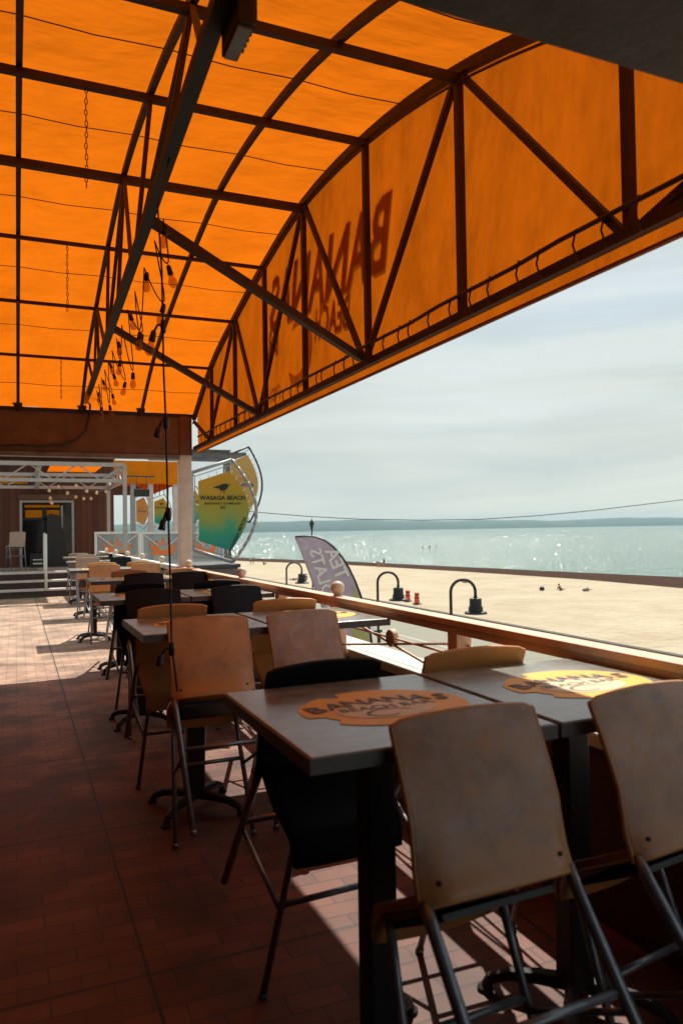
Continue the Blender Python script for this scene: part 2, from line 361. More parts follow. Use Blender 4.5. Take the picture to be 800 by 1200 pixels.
def text_mesh(body, size, mtx, extrude=0.002, offset=0.012, spacing=1.0, shear=0.0, align='CENTER'):
    cu = bpy.data.curves.new('lettering', 'FONT'); cu.body = body; cu.size = size; cu.extrude = extrude
    cu.offset = offset * size; cu.align_x = align; cu.align_y = 'CENTER'; cu.space_character = spacing; cu.shear = shear; cu.resolution_u = 2
    o = bpy.data.objects.new('lettering', cu); COL.objects.link(o)
    dg = bpy.context.evaluated_depsgraph_get(); dg.update()
    me = bpy.data.meshes.new_from_object(o.evaluated_get(dg)); bpy.data.objects.remove(o); bpy.data.curves.remove(cu)
    me.transform(mtx); me.materials.clear(); return me

def frame(o, u, v):          # 4x4 whose x axis is u, y axis v, origin o
    u, v = Vector(u).normalized(), Vector(v).normalized(); n = u.cross(v)
    m = Matrix((u, v, n)).transposed().to_4x4(); m.translation = Vector(o); return m

def lettering(body, size, o, u, v, m, parent, name='lettering', **k):
    me = text_mesh(body, size, frame(o, u, v), **k)
    off = Vector((0, 0, 0)); p = parent
    while p is not None: off += p.location; p = p.parent
    me.transform(Matrix.Translation(-off)); me.name = name
    return link(name, me, m, parent)

# ------------------------------------------------------------------ camera, light, sky
cam = bpy.data.cameras.new('camera'); co = bpy.data.objects.new('camera', cam); COL.objects.link(co); S.camera = co
cam.sensor_fit = 'VERTICAL'; cam.sensor_height = 36.0; cam.sensor_width = 24.0; cam.lens = 887.3 / 1200 * 36
cam.clip_start = 0.05; cam.clip_end = 40000
yaw, pit, rol = R(23.236), R(1.367), R(-0.906)
fw = Vector((math.sin(yaw) * math.cos(pit), math.cos(yaw) * math.cos(pit), math.sin(pit)))
rt = Vector((math.cos(yaw), -math.sin(yaw), 0)); up = rt.cross(fw)
r2 = rt * math.cos(rol) + up * math.sin(rol); u2 = up * math.cos(rol) - rt * math.sin(rol)
mw = Matrix((r2, u2, -fw)).transposed().to_4x4(); mw.translation = Vector((0, 0, 1.60)); co.matrix_world = mw
cam.dof.use_dof = True; cam.dof.focus_distance = 6.5; cam.dof.aperture_fstop = 3.2

SX, SY = 0.433, 0.603
sundir = Vector((SX, SY, 1)).normalized()
elev = math.asin(sundir.z); azim = math.atan2(SX, SY)
sl = bpy.data.lights.new('sun', 'SUN'); sl.energy = 4.8; sl.angle = R(0.55); sl.color = (1.0, 0.93, 0.82)
so = bpy.data.objects.new('sun', sl); COL.objects.link(so); so.rotation_euler = sundir.to_track_quat('Z', 'Y').to_euler()
so.location = (20, 28, 46)

W = bpy.data.worlds.new('World'); S.world = W; W.use_nodes = True
N, L = W.node_tree.nodes, W.node_tree.links
bg = N['Background']
sky = N.new('ShaderNodeTexSky'); sky.sky_type = 'NISHITA'; sky.sun_disc = False; sky.sun_elevation = elev; sky.sun_rotation = azim
sky.dust_density = 2.0; sky.air_density = 1.0; sky.altitude = 180
tc = N.new('ShaderNodeTexCoord'); mp = N.new('ShaderNodeMapping'); mp.inputs['Scale'].default_value = (1.0, 1.0, 5.0)
mp.inputs['Rotation'].default_value = (R(4), R(-5), R(20))
L.new(tc.outputs['Generated'], mp.inputs['Vector'])
cn = N.new('ShaderNodeTexNoise'); cn.inputs['Scale'].default_value = 1.7; cn.inputs['Detail'].default_value = 7; cn.inputs['Roughness'].default_value = 0.52
cn.inputs['Distortion'].default_value = 0.3
L.new(mp.outputs['Vector'], cn.inputs['Vector'])
cr = N.new('ShaderNodeValToRGB')
cr.color_ramp.elements[0].position = 0.30; cr.color_ramp.elements[0].color = (0.68, 0.68, 0.68, 1)
cr.color_ramp.elements[1].position = 0.66; cr.color_ramp.elements[1].color = (1, 1, 1, 1)
L.new(cn.outputs['Fac'], cr.inputs['Fac'])
mx = N.new('ShaderNodeMix'); mx.data_type = 'RGBA'
L.new(cr.outputs['Color'], mx.inputs[0]); L.new(sky.outputs['Color'], mx.inputs[6]); cb_ = N.new('ShaderNodeTexNoise'); cb_.inputs['Scale'].default_value = 2.6; cb_.inputs['Detail'].default_value = 6; cb_.inputs['Distortion'].default_value = 0.5
mpb = N.new('ShaderNodeMapping'); mpb.inputs['Scale'].default_value = (0.8, 0.8, 9.0); mpb.inputs['Rotation'].default_value = (R(3), R(-4), R(60)); L.new(tc.outputs['Generated'], mpb.inputs['Vector']); L.new(mpb.outputs['Vector'], cb_.inputs['Vector'])
crb = N.new('ShaderNodeValToRGB'); crb.color_ramp.elements[0].position = 0.34; crb.color_ramp.elements[0].color = (3.85, 4.4, 4.3, 1); crb.color_ramp.elements[1].position = 0.62; crb.color_ramp.elements[1].color = (4.85, 5.2, 4.85, 1)
L.new(cb_.outputs['Fac'], crb.inputs['Fac']); L.new(crb.outputs['Color'], mx.inputs[7])
L.new(mx.outputs[2], bg.inputs['Color']); bg.inputs['Strength'].default_value = 0.11
S.view_settings.view_transform = 'Standard'; S.view_settings.look = 'None'; S.view_settings.gamma = 1; S.view_settings.exposure = 0.45
S.view_settings.use_curve_mapping = False
S.cycles.use_denoising = True; S.cycles.max_bounces = 9; S.cycles.diffuse_bounces = 5; S.cycles.transparent_max_bounces = 12
S.cycles.sample_clamp_indirect = 6.0; S.cycles.caustics_reflective = False; S.cycles.caustics_refractive = False

# ------------------------------------------------------------------ ground, beach, water, hills
GZ = -5.8
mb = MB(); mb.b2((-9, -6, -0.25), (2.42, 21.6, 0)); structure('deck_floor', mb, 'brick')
mb = MB(); mb.sheet([[(-400, -300, GZ - 0.02), (34.2, -300, GZ - 0.02)], [(-400, 900, GZ - 0.02), (34.2, 900, GZ - 0.02)]]); structure('road', mb, 'road')
mb = MB(); mb.b2((33.7, -200, GZ - 0.05), (34.2, 400, GZ + 0.13)); structure('kerb', mb, 'kerb')
for x, w in ((19.6, 0.16), (24.5, 0.2), (29.5, 0.14), (12.5, 0.16)):
    mb = MB(); mb.sheet([[(x, -100, GZ - 0.012), (x + w, -100, GZ - 0.012)], [(x, 300, GZ - 0.012), (x + w, 300, GZ - 0.012)]]); structure('road_marking', mb, 'paint')
# the shore: (x, y of waterline), (x, y of dry edge) marched along the beach
shore = [(20, 420), (48, 262), (62, 200), (72, 168), (79, 126), (84.5, 95), (88, 76), (97, 45), (115, -20), (150, -200)]
dry = [(3, 398), (36.5, 242), (53, 182), (64, 149), (70.0, 109), (72.3, 84), (71.0, 65), (77.5, 37), (94, -25), (125, -205)]
mb = MB(); mb.sheet([[(34.2, y, GZ + 0.02), (x + 4, y, GZ)] for x, y in [(30.5, 420)] + [(max(x, 34.5), y) for x, y in dry]]); structure('beach_sand', mb, 'sand')
mb = MB(); mb.sheet([[(a[0], a[1], GZ + 0.03), ((a[0] * 0.5 + b[0] * 0.5), (a[1] + b[1]) / 2, GZ + 0.06), (b[0], b[1], GZ - 0.095), (b[0] + 8, b[1] + 3, GZ - 0.4)] for a, b in zip(dry, shore)]); structure('wet_sand', mb, 'wet')
mb = MB(); mb.sheet([[(-9000, -1500, GZ - 0.1), (9000, -1500, GZ - 0.1)], [(-9000, 9000, GZ - 0.1), (9000, 9000, GZ - 0.1)]])
wat = structure('lake_water', mb, 'water')
# lake glints: small added facets, each tilted to flash the sun at the camera
mb = MB(); rg = random.Random(3)
for i in range(2600):
    d = 95 + 420 * rg.random() ** 1.6; az = R(rg.uniform(2, 52)); x, y = d * math.sin(az), d * math.cos(az)
    if x < 60 + (y < 190) * 0 and y < 200 + 0 * x: continue
    if y < 170 and x < 75: continue
    if y < 100 and x < 92: continue
    p = Vector((x, y, GZ - 0.02)); vw = (Vector((0, 0, 1.6)) - p).normalized(); h = (vw + sundir).normalized()
    h = (h + Vector((rg.gauss(0, 0.13), rg.gauss(0, 0.13), rg.gauss(0, 0.05)))).normalized()
    a_ = h.cross(Vector((0, 0, 1))).normalized(); b_ = h.cross(a_); w_ = rg.uniform(0.03, 0.12) * (0.5 + d / 260); h_ = w_ * 0.45
    vv = [mb.bm.verts.new(p + a_ * (sx_ * w_) + b_ * (sy_ * h_) + Vector((0, 0, h_))) for sx_, sy_ in ((-1, 0), (0, -1), (1, 0), (0, 1))]
    mb.bm.faces.new(vv)
M['glint'] = mat('glint_facet_water', (0.16, 0.26, 0.22), 0.17, 0, 0.1, 1, spec=0.8)
gl_ = mb.build('water_glints', 'glint'); gl_['kind'] = 'stuff'
rows = []
for i in range(161):
    x = -2500 + i * 80
    h = 78 + 9 * math.sin(i * 0.11 + 1) + 6 * math.sin(i * 0.31) + 3 * math.sin(i * 0.83 + 2)
    if x < 2100: h += 13 * math.exp(-((x - 1500) / 650) ** 2)
    rows.append([(x, 5900, GZ - 0.2), (x, 5960, h * 0.35), (x, 6250, h), (x, 6900, h * 0.9), (x, 7600, GZ - 0.2)])
mb = MB(); mb.sheet(rows); structure('hills', mb, 'hill', smooth=True)

# air
mb = MB(); mb.b2((-8800, -1400, GZ - 1.4), (8800, 8900, 118)); hz = mb.build('haze', None); hz['kind'] = 'stuff'
hm = bpy.data.materials.new('haze_air'); hm.use_nodes = True; hn = hm.node_tree.nodes; hl = hm.node_tree.links
hn.remove(hn['Principled BSDF']); pv = hn.new('ShaderNodeVolumePrincipled')
pv.inputs['Color'].default_value = (0.55, 0.84, 1.0, 1); pv.inputs['Density'].default_value = 0.00005; pv.inputs['Anisotropy'].default_value = 0.0
hl.new(pv.outputs[0], hn['Material Output'].inputs['Volume']); hz.data.materials.append(hm)

# ------------------------------------------------------------------ canopy
EAVE = 10.40
ARC = [(1.0, 3.02), (1.6, 3.38), (2.3, 3.74), (3.54, 4.15), (4.73, 4.36), (6.0, 4.405), (7.1, 4.25), (8.23, 4.01), (9.34, 3.71), (10.40, 3.185)]
def arc(y):
    y = min(max(y, ARC[0][0]), ARC[-1][0])
    for i in range(len(ARC) - 1):
        if y <= ARC[i + 1][0]:
            p = [ARC[max(i - 1, 0)], ARC[i], ARC[i + 1], ARC[min(i + 2, len(ARC) - 1)]]
            t = (y - p[1][0]) / (p[2][0] - p[1][0]); h = p[2][0] - p[1][0]
            m1 = (p[2][1] - p[0][1]) / (p[2][0] - p[0][0]) * h; m2 = (p[3][1] - p[1][1]) / (p[3][0] - p[1][0]) * h
            t2, t3 = t * t, t * t * t
            return (2 * t3 - 3 * t2 + 1) * p[1][1] + (t3 - 2 * t2 + t) * m1 + (-2 * t3 + 3 * t2) * p[2][1] + (t3 - t2) * m2
FX = 2.268
CX0 = -0.76
can = thing('canopy', 'orange canvas barrel canopy on a rusty steel frame over the deck', 'canopy', (2.1, 10.4, 0))
ys = [1.0 + (EAVE - 1.0) * i / 70 for i in range(71)]
PURL = [2.3, 3.54, 4.73, 6.0, 7.1, 8.23, 9.34]
def sag(y):
    for a, b in zip([1.0] + PURL, PURL + [EAVE]):
        if a <= y <= b: return 0.03 * math.sin(math.pi * (y - a) / (b - a))
    return 0
xs = [CX0 + (FX + 0.04 - CX0) * i / 40 for i in range(41)]
mb = MB(); mb.sheet([[(x, y, arc(y) + 0.045 - sag(y) * abs(math.sin(math.pi * (x - 0.03) / 0.75)) ** 0.7 + 0.006 * math.sin(9 * x + 3 * y)) for x in xs] for y in ys])
mb.build('roof_canvas', 'canvas', can, smooth=True)
gx = FX + 0.045
def gfold(y, t): return min(1.0, t * 4) * (0.009 * math.sin(7.3 * y + 2.2 * t) * (1 - t * 0.5) + 0.003 * math.sin(17 * y + 4 * t))
ZB = 2.70
gys = [1.0 + (EAVE - 1.0) * i / 120 for i in range(121)]
mb = MB(); mb.sheet([[(gx + gfold(y, t / 10), y, ZB + (arc(y) + 0.04 - ZB) * t / 10) for t in range(11)] for y in gys])
gable = mb.build('gable_canvas', 'gable', can, smooth=True)
mb = MB(); mb.tube([(gx + gfold(y, 0), y, ZB - 0.004) for y in gys], 0.011, 6); mb.build('hem', 'hem', can, smooth=True)
# lettering printed on the beach side of the gable
px = gx + 0.010
def gtext(body, size, y, z, ang, xs_=1.0, **k):
    u = (0, math.cos(ang), math.sin(ang)); v = (0, -math.sin(ang), math.cos(ang))
    o = lettering(body, size, (0, 0, 0), (1, 0, 0), (0, 1, 0), 'print', gable, **k)
    off = gable.parent.location
    o.data.transform(Matrix.Translation(off)); o.data.transform(frame((px, y, z), u, v) @ Matrix.Diagonal((xs_, 1, 1, 1))); o.data.transform(Matrix.Translation(-off))
    for v_ in o.data.vertices: v_.co.x += gfold(v_.co.y + off.y, (v_.co.z - ZB) / 1.6)
    return o
gtext('BANANAS', 0.71, 5.83, 3.70, R(4.5), xs_=0.80, offset=0.03, shear=-0.2)
gtext('BEACH', 0.36, 5.56, 3.29, R(5), xs_=0.62, offset=0.03, shear=-0.15)
gtext('BAR', 0.34, 7.02, 3.44, R(5), xs_=0.5, offset=0.03)
gtext('(705)', 0.17, 6.98, 2.95, 0, offset=0.01)
mb = MB()
for i in range(24):
    q = []
    for k in (i, i + 1):
        t = k / 24; a = R(60 + 270 * t); w = 0.03 + 0.13 * math.sin(math.pi * t) ** 0.7
        c = (6.32 + 0.27 * math.cos(a), 3.22 + 0.27 * math.sin(a)); q.append(((px, c[0] - w * 0.5 * math.cos(a), c[1] - w * 0.5 * math.sin(a)), (px, c[0] + w * 0.5 * math.cos(a), c[1] + w * 0.5 * math.sin(a))))
    mb.bm.faces.new([mb.bm.verts.new(p) for p in (q[0][0], q[0][1], q[1][1], q[1][0])])
bmesh.ops.remove_doubles(mb.bm, verts=mb.bm.verts, dist=0.0005)
mb.build('curl_emblem', 'print', gable)
# ribs
RX = [0.03, 0.785, 1.545, FX]
for x in RX:
    mb = MB(); w = 0.05 if x == FX else 0.037
    yy = [1.0 + (EAVE - 1.0) * i / 36 for i in range(37)]
    for a, b in zip(yy, yy[1:]):
        mb.bar((x, a, arc(a) - 0.01), (x, b + 0.002, arc(b) - 0.01), w, w * 1.15)
    if x == FX:
        for a, b in zip(yy, yy[1:]): mb.tube([(x - 0.02, a, arc(a) - 0.085), (x - 0.02, b, arc(b) - 0.085)], 0.008, 5)
    mb.build('rib', 'rust', can)
for y in PURL:
    thick = 0.056 if y in (6.0,) else (0.042 if y in (3.54, 4.73, 2.3) else 0.03)
    mb = MB(); mb.bar((CX0, y, arc(y) - 0.055), (FX, y, arc(y) - 0.055), thick, thick); mb.build('purlin', 'rust', can)
for a, b in zip([1.0] + PURL, PURL + [EAVE]):
    y = a * 0.45 + b * 0.55
    mb = MB(); mb.tube([(CX0, y, arc(y) + 0.012)] + [(x, y, arc(y) + 0.012 - (0.014 if abs((x - 0.03) / 0.75 - round((x - 0.03) / 0.75)) > 0.3 else 0.0)) for x in (-0.345, 0.03, 0.40, 0.785, 1.16, 1.545, 1.9)] + [(FX + 0.03, y, arc(y) + 0.012)], 0.0035, 5)
    mb.build('canvas_seam', 'rust', can)
# gable truss
CZ = 2.775
mb = MB(); mb.bar((FX, 1.2, CZ), (FX, EAVE - 0.02, CZ - 0.02), 0.045, 0.05); mb.build('bottom_chord', 'rust', can)
B = [2.30, 4.78, 7.32, 9.44]; T = [1.2, 3.54, 6.0, 8.23]
def strut(y0, z0, y1, z1, w=0.035):
    mb = MB(); mb.bar((FX - 0.004, y0, z0), (FX - 0.004, y1, z1), w, w, (1, 0, 0)); mb.build('truss_strut', 'rust', can)
for y in (2.30, 3.54, 4.75, 6.0, 7.11, 8.23, 9.34): strut(y, CZ, y, arc(y) - 0.02, 0.041)
for i, b in enumerate(B):
    if i > 0: strut(b + 0.03, CZ, T[i] + 0.04, arc(T[i]) - 0.06)
    if i + 1 < len(T): strut(b + 0.03, CZ, T[i + 1] - 0.05, arc(T[i + 1] - 0.05) - 0.06)
    if i == 0: strut(b - 0.05, CZ, T[0], arc(T[0]) - 0.06)
strut(9.44 + 0.03, CZ, EAVE - 0.04, arc(EAVE) - 0.06)
# lacing rod above the bottom chord with cord ties
mb = MB(); mb.tube([(FX - 0.03, 1.3 + 0.35 * i, CZ + 0.10 + 0.006 * math.sin(i * 2.1)) for i in range(26)], 0.011, 6); mb.build('lacing_rod', 'rust', can)
for i in range(42):
    y = 1.4 + 0.205 * i + random.uniform(-0.05, 0.05)
    mb = MB(); mb.tube([(FX - 0.03, y, CZ + 0.115), (FX - 0.04, y + 0.012, CZ + 0.05), (FX - 0.034, y - 0.01, CZ - 0.03)], 0.005, 5)
    mb.build('lacing_cord', 'rust', can)
# tie beam of the second rib with its web, knee braces
P0, P1 = Vector((0.57, 1.3, 3.28)), Vector((0.875, EAVE - 0.05, 3.44))
mb = MB(); mb.bar(P0, P1, 0.038, 0.075); mb.bar(P0 + Vector((0, 0, -0.04)), P1 + Vector((0, 0, -0.04)), 0.056, 0.012); mb.build('tie_beam', 'darkbeam', can)
def tie(y): return P0 + (P1 - P0) * ((y - P0.y) / (P1.y - P0.y))
def web(ya, yb, w=0.027):
    mb = MB(); mb.bar((0.785, ya, arc(ya) - 0.03), tie(yb), w, w); mb.build('web_strut', 'rust', can)
for y in PURL: web(y, y)
for a, b in ((2.3, 3.3), (3.54, 2.6), (3.54, 4.5), (6.0, 5.0), (6.0, 6.9), (8.23, 7.4), (8.23, 9.0)): web(a, b)
mb = MB(); mb.bar(tie(4.2), (FX - 0.04, 4.80, CZ + 0.03), 0.045, 0.05); mb.build('knee_brace', 'rust', can)
mb = MB(); mb.bar(tie(6.7), (FX - 0.04, 7.33, CZ + 0.02), 0.045, 0.05); mb.build('knee_brace', 'rust', can)
# far eave beam
mb = MB(); mb.b2((CX0, EAVE - 0.03, 2.665), (2.23, EAVE + 0.11, 3.19)); mb.build('eave_beam', 'beam', can, bevel=0.008)
mb = MB(); mb.b2((CX0, EAVE - 0.05, 3.185), (2.27, EAVE + 0.12, 3.225)); mb.build('eave_flashing', 'darkbeam', can)
for x in (0.03, 0.80, 1.545):
    mb = MB(); mb.b2((x - 0.05, EAVE - 0.07, 3.19), (x + 0.05, EAVE - 0.031, 3.30)); mb.build('rib_bracket', 'rust', can)
mb = MB(); mb.b2((2.06, EAVE - 0.055, 2.66), (2.225, EAVE - 0.032, 3.19)); mb.build('beam_end_plate', 'beam', can)
mb = MB(); mb.b2((CX0, EAVE - 0.045, 2.605), (2.055, EAVE + 0.12, 2.662)); mb.build('beam_flange', 'steel', can, bevel=0.004)
lc = MB(); lc.tube([(0.90, 10.30, 3.38), (0.885, 10.31, 3.15), (0.84, 10.33, 2.95), (0.72, 10.33, 2.82), (0.55, 10.34, 2.755), (0.3, 10.34, 2.73), (0.05, 10.34, 2.735), (-0.2, 10.34, 2.72), (-0.7, 10.34, 2.74)], 0.014, 7)
tag(lc.build('loose_cable', 'black', smooth=True), 'thick black cable looping down and along the face of the far eave beam', 'cable')
# post
po = thing('support_post', 'square white wooden post holding up the far corner of the orange canopy', 'post', (2.14, 10.45, GZ))
mb = MB(); mb.b2((2.06, EAVE - 0.02, GZ), (2.225, EAVE + 0.14, 2.665)); mb.build('shaft', 'white_wood', po, bevel=0.006)
mb = MB(); mb.b2((2.045, EAVE - 0.035, 0.004), (2.24, EAVE + 0.155, 0.09)); mb.build('base_collar', 'white_wood', po)

# hanging chains
def chain(x, y, z0, z1, label):
    t = MB(); n = int((z0 - z1) / 0.034)
    for i in range(n):
        c = Vector((x + 0.002 * math.sin(i), y, z0 - 0.02 - i * 0.034)); ax = Vector((1, 0, 0)) if i % 2 else Vector((0, 1, 0))
        t.tube([c + ax * 0.008 * math.cos(2 * math.pi * k / 8) + Vector((0, 0, 0.0195 * math.sin(2 * math.pi * k / 8))) for k in range(8)], 0.0028, 4, True)
    o = t.build('hanging_chain', 'rust'); tag(o, label, 'chain', 'chains hanging from the canopy ribs')
chain(0.40, 4.73, 4.33, 3.68, 'rusty chain hanging at upper left, longest and nearest of the three')
chain(0.43, 7.10, 4.20, 3.56, 'thin chain hanging in the middle of the canopy, between the other two chains')
chain(0.49, 9.34, 3.66, 3.16, 'thin chain hanging nearest the far eave beam')
fl = thing('floodlight', 'dark box floodlight fixed to the side of the roof tie beam', 'floodlight', (0.70, 2.32, 3.2))
mb = MB(); mb.b2((0.632, 2.22, 3.17), (0.688, 2.42, 3.33)); mb.build('housing', 'darkbeam', fl, bevel=0.006)
mb = MB(); mb.b2((0.638, 2.235, 3.160), (0.682, 2.405, 3.169)); mb.build('lens', 'steel', fl)
mb = MB(); [mb.b2((0.688, 2.24 + 0.03 * q, 3.19), (0.702, 2.25 + 0.03 * q, 3.31)) for q in range(6)]; mb.build('cooling_fins', 'black', fl)

# ------------------------------------------------------------------ string lights on the tie beam
def add_bulb(parent, p, tilt=(0, 0), empty=False, k=0.82):
    rot = Matrix.Rotation(tilt[0], 3, 'X') @ Matrix.Rotation(tilt[1], 3, 'Y')
    mb = MB(); mb.lathe([(a * k, b * k) for a, b in [(0, 0.0), (0.010, 0.0), (0.017, -0.012), (0.019, -0.05), (0.021, -0.055), (0.021, -0.068), (0, -0.068)]], p, 12, rot)
    s = mb.build('socket', 'black', parent, smooth=True)
    if not empty:
        mb = MB(); mb.lathe([(a * k, b * k) for a, b in [(0.013, -0.066), (0.016, -0.078), (0.028, -0.105), (0.031, -0.125), (0.026, -0.146), (0.014, -0.158), (0, -0.161)]], p, 14, rot)
        mb.build('bulb', 'bulb', s, smooth=True)
sl_ = thing('string_light', 'black festoon cable of amber bulbs looping along the roof tie beam', 'string lights', (0.6, 3.2, 3.2))
pts = []; bulbs = []
yy = 3.0
anch = [4.1, 4.45, 4.95, 5.5, 6.0, 6.5, 7.0, 7.5, 8.0, 8.5, 9.0, 9.45, 9.9, 10.2]
for i, (a, b) in enumerate(zip(anch, anch[1:])):
    A, B_ = tie(a) + Vector((0.075, 0, -0.03)), tie(b) + Vector((0.075, 0, -0.03)); dep = [0.16, 0.26, 0.38, 0.22, 0.42, 0.20, 0.30, 0.18, 0.34, 0.24, 0.3, 0.25, 0.28, 0.24, 0.18][i] * (0.8 + 0.4 * random.random())
    for k in range(9):
        t = k / 9; pts.append(A.lerp(B_, t) + Vector(((0.05 + 0.05 * math.sin(i * 2.3)) * math.sin(math.pi * t), 0, -dep * (1 - (2 * t - 1) ** 2))))
    bulbs.append(A.lerp(B_, 0.5) + Vector((0.05 + 0.05 * math.sin(i * 2.3), 0, -dep - 0.012)))
    if i % 2 == 0: bulbs.append(A + Vector((0.02, 0.02, -0.02)))
pts.append(tie(10.2) + Vector((0.075, 0, -0.03)))
mb = MB(); mb.tube(pts, 0.0042, 6); mb.build('cable', 'black', sl_, smooth=True)
for i, p in enumerate(bulbs): add_bulb(sl_, p, (R(random.uniform(-14, 14)), R(random.uniform(-16, 16))))
# the loose cable that hangs down in front of the tables
hc = thing('hanging_cable', 'black cable with empty sockets hanging straight down to the stool backs', 'cable', (0.59, 3.3, 3.2))
top = tie(3.35) + Vector((0.0, 0.0, -0.05))
mb = MB(); cx = [(top.x - 0.005, 3.35, top.z), (0.578, 3.34, 3.05), (0.592, 3.33, 2.75), (0.594, 3.32, 2.3), (0.600, 3.31, 2.06), (0.603, 3.31, 1.75), (0.608, 3.30, 1.5), (0.611, 3.30, 1.25), (0.613, 3.30, 1.10), (0.625, 3.29, 1.0), (0.632, 3.29, 0.92)]
mb.tube(cx, 0.0045, 7); mb.build('cord', 'black', hc, smooth=True)
for (x, y, z, emp, dx) in ((0.594, 3.32, 2.50, False, -0.04), (0.600, 3.31, 2.08, True, -0.03), (0.604, 3.30, 1.68, True, -0.02), (0.613, 3.30, 1.10, True, -0.045)):
    mb = MB(); mb.lathe([(0, 0.03), (0.011, 0.028), (0.013, 0), (0.011, -0.028), (0, -0.03)], (x, y, z), 10)
    mb.tube([(x, y, z + 0.005), (x + dx * 0.6, y, z + 0.006), (x + dx, y, z - 0.025)], 0.006, 6); mb.build('connector', 'black', hc, smooth=True)
    add_bulb(hc, (x + dx, y, z - 0.02), (0, R(12)), emp, 0.72)

# ------------------------------------------------------------------ roof slab overhead, with unseen walls added to shade the deck
bb = thing('slab_and_shade_walls', 'concrete roof slab jutting over the near tables, with unseen added shade walls', 'building', (-3, -6, 0))
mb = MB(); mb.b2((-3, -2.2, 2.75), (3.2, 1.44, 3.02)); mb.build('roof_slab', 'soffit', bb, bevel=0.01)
mb = MB(); mb.b2((-1.1, -2.2, 0.0), (-0.8, 10.4, 4.55)); mb.build('side_wall', 'darkboards', bb)  # unseen wall, added close on the left to darken the floor
mb = MB(); mb.b2((-1.1, -2.45, 0.0), (1.5, -2.2, 3.02)); mb.build('shade_back_wall', 'darkboards', bb)  # unseen wall added to block light, open on the right for the stool backs

# ------------------------------------------------------------------ tables and stools
TZ = 1.073; TW, TD = 0.70, 0.79
def make_table():
    t = thing('bar_table', '', 'table')
    mb = MB(); mb.b2((-TW / 2, -TD / 2, TZ - 0.036), (TW / 2, TD / 2, TZ)); top_ = mb.build('tabletop', 'table', t, bevel=0.004)
    e = MB()
    for a, b in (((-TW / 2 - 0.004, -TD / 2 - 0.004, TZ - 0.04), (TW / 2 + 0.004, -TD / 2, TZ - 0.004)), ((-TW / 2 - 0.004, TD / 2, TZ - 0.04), (TW / 2 + 0.004, TD / 2 + 0.004, TZ - 0.004)),
                 ((-TW / 2 - 0.004, -TD / 2, TZ - 0.04), (-TW / 2, TD / 2, TZ - 0.004)), ((TW / 2, -TD / 2, TZ - 0.04), (TW / 2 + 0.004, TD / 2, TZ - 0.004))): e.b2(a, b)
    e.build('edge_band', 'table_edge', top_)
    # printed logo: orange fruit-shaped patch with a torn left edge, cream middle, dark words
    pl = []
    for i in range(64):
        a = 2 * math.pi * i / 64; r = 1.0
        d = math.degrees(a)
        if 108 < d < 122: r = 0.80
        if 122 <= d < 150: r = 0.97
        if 196 < d < 214: r = 0.84
        pl.append((0.262 * r * math.cos(a) + 0.03, 0.215 * r * math.sin(a) - 0.01))
    mb = MB(); mb.prism(pl, (0, 0, TZ + 0.001), (1, 0, 0), (0, 1, 0), 0.0008); lg = mb.build('logo_patch', 'logo_o', top_)
    mb = MB(); mb.prism([(0.155 * math.cos(2 * math.pi * i / 40) + 0.02, 0.105 * math.sin(2 * math.pi * i / 40) - 0.045) for i in range(40)], (0, 0, TZ + 0.0025), (1, 0, 0), (0, 1, 0), 0.0006); mb.build('logo_centre', 'logo_w', lg)
    mb = MB()
    # arched word: each letter placed along a shallow arch
    obs = []
    word = 'BANANAS'
    for i, ch in enumerate(word):
        k = i - 3; x = k * 0.069; y = 0.055 - 0.0042 * k * k; a = R(-4.0 * k)
        me = text_mesh(ch, 0.105, frame((x + 0.03, y, TZ + 0.0042), (math.cos(a), math.sin(a), 0), (-math.sin(a), math.cos(a), 0)), 0.0004, 0.012)
        mb.bm.from_mesh(me)
    me = text_mesh('BEACH BAR', 0.058, frame((0.03, -0.025, TZ + 0.0042), (1, 0, 0), (0, 1, 0)), 0.0004, 0.006); mb.bm.from_mesh(me)
    mb.tube([(0.085 * math.cos(R(20 + 300 * i / 20)) * (1 - i / 34), -0.10 + 0.055 * math.sin(R(20 + 300 * i / 20)) * (1 - i / 34), TZ + 0.0042) for i in range(21)], [0.001 + 0.010 * math.sin(math.pi * (i + 1) / 22) * 0.5 for i in range(21)], 4)
    for v in mb.bm.verts: v.co.z = TZ + 0.0036 + min(max(v.co.z - TZ - 0.0042, -0.0004), 0.0004)
    mb.build('logo_lettering', 'logo_k', lg)
    mb = MB(); mb.b2((-0.045, -0.045, 0.07), (0.045, 0.045, TZ - 0.06)); mb.build('column', 'black', t, bevel=0.008)
    mb = MB(); mb.b2((-0.2, -0.03, TZ - 0.062), (0.2, 0.03, TZ - 0.037)); mb.b2((-0.03, -0.2, TZ - 0.064), (0.03, 0.2, TZ - 0.0375)); mb.build('top_bracket', 'black', t)
    for k in range(4):
        a = R(45 + 90 * k); d = Vector((math.cos(a), math.sin(a), 0))
        mb = MB(); mb.tube([Vector((0, 0, 0.085)), d * 0.12 + Vector((0, 0, 0.082)), d * 0.22 + Vector((0, 0, 0.07)), d * 0.28 + Vector((0, 0, 0.045)), d * 0.30 + Vector((0, 0, 0.012))], [0.03, 0.026, 0.022, 0.02, 0.018], 8)
        mb.lathe([(0, 0.0), (0.028, 0.0), (0.028, 0.012), (0.016, 0.02), (0, 0.02)], d * 0.30, 12); mb.build('foot', 'black', t, smooth=False)
    return t

